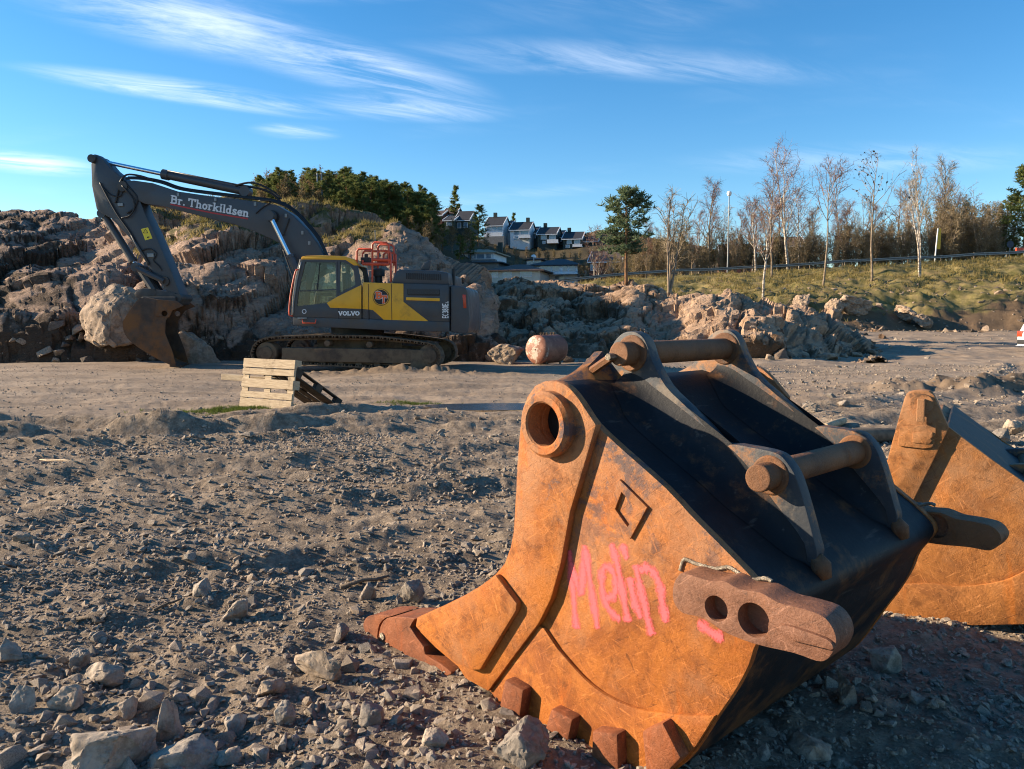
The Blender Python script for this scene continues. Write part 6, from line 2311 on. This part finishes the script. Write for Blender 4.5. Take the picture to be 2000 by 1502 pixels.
n_ = 16000
x = rs.uniform(-2, 62, n_)
y = rs.uniform(59, 81.2, n_)
ok = rs.random(n_) < np.clip(.2 + .9 * sstep(60, 70, y) * (.5 + .8 * fbm(x * .3, y * .3, 0, 3, 14)) - .5 * sstep(22, 40, x) * sstep(72, 64, y), 0, 1)
x, y = x[ok], y[ok]
grass('bank_grass', np.stack([x, y, ground_h(x, y) - .03], 1), rs.uniform(.15, .42, len(x)), 'dry ochre and green grass covering the road bank', 'grass')
n_ = 1500
x = rs.normal(-4.4, .55, n_)
y = rs.normal(12.45, .2, n_)
grass('yard_grass', np.stack([x, y, ground_h(x, y) - .005], 1), rs.uniform(.02, .06, n_), 'green grass patch around the foot of the pallets', 'grass_green')
n_ = 400
x = rs.normal(-1.8, .3, n_)
y = rs.normal(13.6, .14, n_)
grass('yard_grass', np.stack([x, y, ground_h(x, y) - .005], 1), rs.uniform(.02, .05, n_), 'small green grass patch in the yard right of the pallets', 'grass_green')
# tufts on top of the left rock
sel = PA[(PA[..., 2] > 3.8) & (PA[..., 1] > 32) & (PA[..., 1] < 50)]
sel = sel[(1000 + 1500 * sel[:, 0] / sel[:, 1] > 270) & (1000 + 1500 * sel[:, 0] / sel[:, 1] < 780)]
sel = sel[fbm(sel[:, 0] * .4, sel[:, 1] * .4, 0, 3, 19) > .05]
sel = sel[rs.integers(0, len(sel), 5000)]
grass('rock_heather', sel, rs.uniform(.08, .26, len(sel)), 'ochre grass and heather tufts on top of the left rock', 'grass')

# ------------------------------------------------------------------ guard rail, lamps, signs
xs = np.arange(-3, 62, 3.4)
gr_ = empty('guard_rail', (float(xs[0]), 80.6, float(road_top(xs[0]))))
tag(gr_, 'grey steel guard rail running along the top of the bank', 'guard rail')
pm = None
O_ = Vector((float(xs[0]), 80.6, float(road_top(xs[0]))))
for x in xs:
    z = gz(x, 80.4)
    m = MB()
    m.box((-.07, -.06, -.4), (.07, .06, .74))
    o = m.build('rail_post', M['old_wood'], gr_)
    o.location = Vector((x, 80.62, z)) - O_
m = MB()
for (a, b) in zip(xs[:-1], xs[1:]):
    za, zb = gz(a, 80.4), gz(b, 80.4)
    for k, (y_, z_) in enumerate(((.0, .40), (-.06, .45), (-.06, .52), (.0, .57), (-.06, .62), (-.06, .69))):
        if k == 5:
            continue
        y2, z2 = ((.0, .40), (-.06, .45), (-.06, .52), (.0, .57), (-.06, .62), (-.06, .69), (0, .74))[k + 1]
        m.add([Vector((a, 80.5 + y_, za + z_)) - O_, Vector((b, 80.5 + y_, zb + z_)) - O_, Vector((b, 80.5 + y2, zb + z2)) - O_, Vector((a, 80.5 + y2, za + z2)) - O_], [(0, 1, 2, 3)])
m.build('rail_beam', M['galvanised'], gr_)


def lamp_post(px, y, ty, label, arm):
    x = (px - 1000) / 1500 * y
    z = gz(x, y)
    h = top_h(ty, y, z)
    r = empty('street_lamp', (x, y, z))
    tag(r, label, 'street lamp')
    m = MB()
    m.tube([(0, 0, -.3), (0, 0, h * .5), (0, 0, h - .25)], [.075, .065, .05], 10)
    m.build('pole', M['galvanised'], r, angle=40)
    m = MB()
    if arm:
        m.tube([(0, 0, h - .3), (0, 0, h - .1), (.15, 0, h), (.55, 0, h + .03)], .05, 8)
        m.box((.45, -.14, h - .04), (1.15, .14, h + .1))
    else:
        m.tube([(0, 0, h - .3), (0, 0, h - .28), (0, 0, h - .05), (0, 0, h + .12), (0, 0, h + .22)], [.06, .18, .27, .22, .04], 16)
    m.build('lamp_head', M['white_paint'], r, bevel=.02 if arm else 0, angle=None if arm else 40)


lamp_post(1417, 84, 383, 'tall grey street lamp with round head among the birches', False)
lamp_post(1990, 82, 380, 'street lamp with a short arm at the right photo edge', True)
x, y = (1817 - 1000) / 1500 * 83.5, 83.5
sg = empty('road_sign', (x, y, gz(x, y)))
tag(sg, 'white post with a narrow yellow sign board seen edge-on', 'road sign')
hh = top_h(450, y, gz(x, y))
m = MB()
m.tube([(0, 0, -.3), (.12, 0, hh * .6), (.2, 0, hh)], .065, 8)
m.build('post', M['white_paint'], sg)
m = MB()
m.box((.2, -.02, hh * .40), (.55, .02, hh))
m.build('sign_board', M['sign_yellow'], sg)
x, y = (1961 - 1000) / 1500 * 88, 88.
sg = empty('traffic_sign', (x, y, gz(x, y)))
tag(sg, 'small round blue traffic sign far off by the edge lamp', 'traffic sign')
m = MB()
m.tube([(0, 0, -.3), (0, 0, 2.2)], .05, 8)
m.build('post', M['galvanised'], sg)
m = MB()
m.tube([(0, -.06, 2.0), (0, -.03, 2.0)], .4, 20)
m.build('sign_disc', M['blue_cloth'], sg)
x, y = (1982 - 1000) / 1500 * 84, 84.
m = MB()
m.box((-.5, -.1, 0), (.5, .1, .35))
m.box((-.45, -.3, -.1), (-.3, .3, 0))
m.box((.3, -.3, -.1), (.45, .3, 0))
tag(m.build('road_barrier', M['red_rail'], None, loc=(x, y, gz(x, y) + .75)), 'small red road barrier beside the edge lamp', 'barrier')
x, y = (631 - 1000) / 1500 * 118, 118.
z = gz(x, y)
hp = empty('power_pole', (x, y, z))
tag(hp, 'twin wooden power pole standing on the wooded hill', 'power pole')
ht = top_h(346, y, z)
for dx in (-.32, .32):
    m = MB()
    m.tube([(dx, 0, -.5), (dx, 0, ht)], .12, 8)
    m.build('pole', M['galvanised'], hp)
m = MB()
m.box((-.9, -.06, ht - .35), (.9, .06, ht - .2))
m.build('cross_arm', M['old_wood'], hp)

# ------------------------------------------------------------------ car at the right edge
x, y = (2000 - 1000) / 1500 * 33 + .38, 33.
car = empty('parked_car', (x, y, gz(x, y)), R(8))
tag(car, 'white car whose tail just enters the frame at the right edge', 'car')
prof_c = [(0, .32), (-.03, .55), (0, .85), (.08, .95), (.35, 1.38), (.7, 1.46), (1.9, 1.45), (2.5, 1.05), (3.7, .92), (4.1, .75), (4.15, .4), (4.0, .28), (.2, .28)]
plate('body', cr(prof_c, 2, True), -.85, .85, M['white_paint'], car, (), .08)
plate('side_window', [(.45, 1.0), (.55, 1.32), (.8, 1.38), (1.85, 1.37), (2.25, 1.05), (2.2, 1.0)], -.862, -.84, M['pane'], car)
for wx in (.75, 3.35):
    for wy in (-.86, .66):
        w_ = plate('wheel', circ((wx, .31), .31, 24), wy, wy + .2, M['black_rubber'], car, (), .03)
        plate('rim', circ((wx, .31), .19, 20), wy - .005, wy + .04, M['galvanised'], w_)
for wy in (-.87, .60):
    plate('tail_light', [(-.045, .68), (-.03, .93), (.2, .95), (.16, .70)], wy, wy + .27, M['tail_red'], car, (), .01)
plate('bumper', [(-.06, .36), (-.06, .56), (.3, .56), (.3, .36)], -.83, .83, M['black_rubber'], car, (), .03)

# ------------------------------------------------------------------ houses
def house(name, label, px0, px1, y, eave_py, ridge_py, base_py, wall, roof, kind='gable', depth=7, wins=(), over=.45, skew=0, group=None, chimney=None, balcony=None, base_wall=None, yaw=R(-13), drop=4):
    x0, x1 = (px0 - 1000) / 1500 * y, (px1 - 1000) / 1500 * y
    Z = lambda py: 1.5 + (620 - py) / 1500 * y * 1.003
    ze, zr, zb = Z(eave_py), Z(ridge_py), Z(base_py)
    r = empty(name, ((x0 + x1) / 2, y, zb), yaw)
    tag(r, label, 'house', group)
    w2 = (x1 - x0) / 2
    h, hr = ze - zb, zr - zb
    m = MB()
    m.box((-w2 + over * .5, 0, -drop), (w2 - over * .5, depth, h))
    if kind == 'gable':
        m.add([(-w2 + over * .5, 0, h), (-w2 + over * .5, depth, h), (-w2 + over * .5, depth / 2, hr - .1), (w2 - over * .5, 0, h), (w2 - over * .5, depth, h), (w2 - over * .5, depth / 2, hr - .1)], [(0, 1, 2), (3, 5, 4)])
    m.build('wall', M[wall], r)
    m = MB()
    t = .16
    if kind == 'gable':
        for ya, yb_ in ((-over, depth / 2), (depth + over, depth / 2)):
            v = [(-w2, ya, h - .12), (w2, ya, h - .12), (w2, yb_, hr), (-w2, yb_, hr)]
            v += [(a, b, c + t) for a, b, c in v]
            m.add(v, [(0, 1, 2, 3), (4, 5, 6, 7), (0, 1, 5, 4), (1, 2, 6, 5), (3, 0, 4, 7)])
    else:
        ins = min(w2 * .8, depth * .5)
        v = [(-w2 - over, -over, h), (w2 + over, -over, h), (w2 + over, depth + over, h), (-w2 - over, depth + over, h), (-w2 + ins, depth / 2, hr), (w2 - ins, depth / 2, hr)]
        v += [(a, b, c - t) for a, b, c in v[:4]]
        m.add(v, [(0, 1, 5, 4), (1, 2, 5), (2, 3, 4, 5), (3, 0, 4), (0, 1, 7, 6), (1, 2, 8, 7), (3, 0, 6, 9), (9, 8, 7, 6)])
    rf = m.build('roof', M[roof], r)
    if kind == 'gable':
        m = MB()
        for xa in (-w2 - .02, w2 - .10):
            m.add([(xa, -over - .03, h - .2), (xa + .12, -over - .03, h - .2), (xa + .12, depth / 2, hr - .08), (xa, depth / 2, hr - .08), (xa, -over - .03, h + .1), (xa + .12, -over - .03, h + .1), (xa + .12, depth / 2, hr + .22), (xa, depth / 2, hr + .22)],
                  [(0, 1, 5, 4), (4, 5, 6, 7), (1, 2, 6, 5), (3, 0, 4, 7)])
        m.box((-w2, -over - .05, h - .25), (w2, -over - .01, h - .08))
        m.build('barge_board', M['wall_white'], rf)
    if chimney is not None:
        m = MB()
        m.box((chimney - .35, depth / 2 - .35, hr - .6), (chimney + .35, depth / 2 + .35, hr + 1.0))
        m.build('chimney', M['wall_dark'], rf)
    for (a, b, c, d) in wins:  # fractions of wall width / height
        xa, xb, za, zb_ = -w2 + a * 2 * w2, -w2 + b * 2 * w2, c * h, d * h
        m = MB()
        m.box((xa - .08, -.05, za - .08), (xb + .08, -.003, zb_ + .08))
        wf = m.build('window', M['wall_white'], r)
        m = MB()
        m.box((xa, -.08, za), (xb, -.052, zb_))
        m.build('pane', M['pane'], wf)
    if balcony:
        a, b, c, d = balcony
        m = MB()
        m.box((-w2 + a * 2 * w2, -1.3, c * h), (-w2 + b * 2 * w2, -.004, c * h + .15))
        m.box((-w2 + a * 2 * w2, -1.3, c * h + .15), (-w2 + b * 2 * w2, -1.22, d * h))
        m.build('balcony', M['wall_white'], r)
    if base_wall:
        m = MB()
        m.box((-w2 - .4, -1.6, -4), (w2 + .4, -.1, -.02))
        m.build('retaining_wall', M[base_wall], r)
    return r


G = 'terraced houses on the hillside'
house('terraced_house', 'brown-roofed house highest and leftmost of the hillside row', 838, 868, 168, 425, 413, 440, 'wall_red', 'roof_brown', group=G)
house('terraced_house', 'brown-roofed house under the tall spruce', 863, 893, 172, 424, 408, 440, 'wall_red', 'roof_brown', group=G, chimney=1.2)
house('terraced_house', 'small dark-roofed house front of the brown roofs', 867, 891, 164, 434, 423, 446, 'wall_dark', 'roof_dark', group=G, wins=((.3, .7, .2, .7),))
house('terraced_house', 'dark-roofed house left of the green pine', 888, 921, 165, 434, 414, 452, 'wall_dark', 'roof_dark', group=G, wins=((.2, .4, .2, .7), (.6, .8, .2, .7)))
house('terraced_house', 'white house with dark roof right of the green pine', 946, 985, 163, 444, 425, 466, 'wall_white', 'roof_dark', group=G, wins=((.12, .36, .55, .88), (.45, .62, .55, .88), (.68, .9, .55, .88)), balcony=(.05, .98, .0, .34), chimney=-.6, base_wall='concrete')
house('terraced_house', 'narrow set-back link house between the two white houses', 981, 999, 167, 448, 433, 466, 'wall_white', 'roof_dark', group=G, wins=((.25, .75, .45, .8),))
house('terraced_house', 'white house with big windows in the middle of the row', 994, 1036, 162, 452, 435, 473, 'wall_white', 'roof_dark', group=G, wins=((.25, .48, .55, .88), (.55, .9, .55, .88), (.25, .42, .08, .38)), balcony=(.5, 1.05, .18, .42), chimney=1.0)
house('terraced_house', 'dark link house right of the white middle house', 1034, 1050, 166, 458, 444, 474, 'wall_dark', 'roof_dark', group=G, wins=((.3, .7, .4, .75),))
house('terraced_house', 'dark green house with white balcony, right of the dark link', 1047, 1088, 161, 460, 445, 480, 'wall_dark', 'roof_dark', group=G, wins=((.22, .46, .5, .9), (.62, .9, .5, .85), (.3, .42, .08, .3)), balcony=(.55, 1.08, .05, .4), chimney=-1.0)
house('terraced_house', 'dark link house between the two dark green houses', 1085, 1100, 165, 466, 451, 480, 'wall_dark', 'roof_dark', group=G, wins=((.3, .7, .4, .75),))
house('terraced_house', 'dark green house at the right end of the dark pair', 1096, 1137, 160, 469, 454, 486, 'wall_dark', 'roof_dark', group=G, wins=((.25, .45, .45, .88), (.6, .85, .45, .85), (.2, .36, .02, .28)), balcony=(.55, 1.0, .0, .3), chimney=-1.2)
house('terraced_house', 'last house of the row with a white gable and black roof', 1136, 1168, 162, 473, 463, 486, 'wall_white', 'roof_dark', group=G, chimney=-1)
house('villa', 'white villa with a beige hipped roof above the rock', 892, 968, 126, 495, 484, 510, 'wall_white', 'roof_beige', 'hip', 9, wins=((.3, .5, .2, .75), (.53, .72, .2, .75), (.78, .9, .2, .75), (.1, .22, .3, .75)), base_wall='concrete', chimney=3)
house('garage', 'low grey building under the white villa', 905, 978, 118, 514, 508, 528, 'concrete', 'roof_dark', 'hip', 7)
house('bungalow', 'bungalow with brown hipped roof and pale walls', 950, 1058, 108, 529, 514, 548, 'wall_cream', 'roof_brown', 'hip', 9, wins=((.62, .82, .35, .8), (.3, .45, .3, .8), (.1, .2, .3, .8)))
house('villa', 'white two-storey villa with dark hipped roof and blue windows', 1036, 1130, 115, 519, 503, 552, 'wall_white', 'roof_dark', 'hip', 10, wins=((.18, .42, .62, .95), (.44, .6, .62, .95), (.66, .76, .62, .95), (.8, .92, .62, .95), (.2, .4, .1, .35), (.5, .7, .1, .35)), balcony=(.2, 1.0, .42, .5))
house('annex', 'flat-roofed pale annex with a white dish behind the dark villa', 1026, 1058, 122, 508, 504, 522, 'wall_cream', 'roof_dark', 'hip', 5, wins=((.1, .9, .3, .7),))
house('house', 'red-brown house behind the small pale birch', 1146, 1214, 112, 512, 490, 540, 'wall_red', 'roof_brown', 'gable', 9, wins=((.1, .25, .4, .8), (.6, .8, .4, .8)))
house('house', 'dark-roofed house hidden behind the road trees', 1400, 1475, 118, 494, 476, 520, 'wall_red', 'roof_dark', 'gable', 9)
house('house', 'house roof showing between the birches and thicket', 1500, 1565, 120, 482, 462, 510, 'wall_red', 'roof_brown', 'gable', 9)
x, y = (1042 - 1000) / 1500 * 119, 119.
m = MB()
m.tube([(0, 0, 0), (.02, -.05, .12), (.05, -.12, .3)], [.42, .36, .1], 14)
m.tube([(0, 0, -.8), (0, 0, .1)], .05, 6)
tag(m.build('satellite_dish', M['white_paint'], None, angle=40, loc=(x, y, 1.5 + (620 - 503) / 1500 * y)), 'white satellite dish on the flat-roofed annex', 'satellite dish')
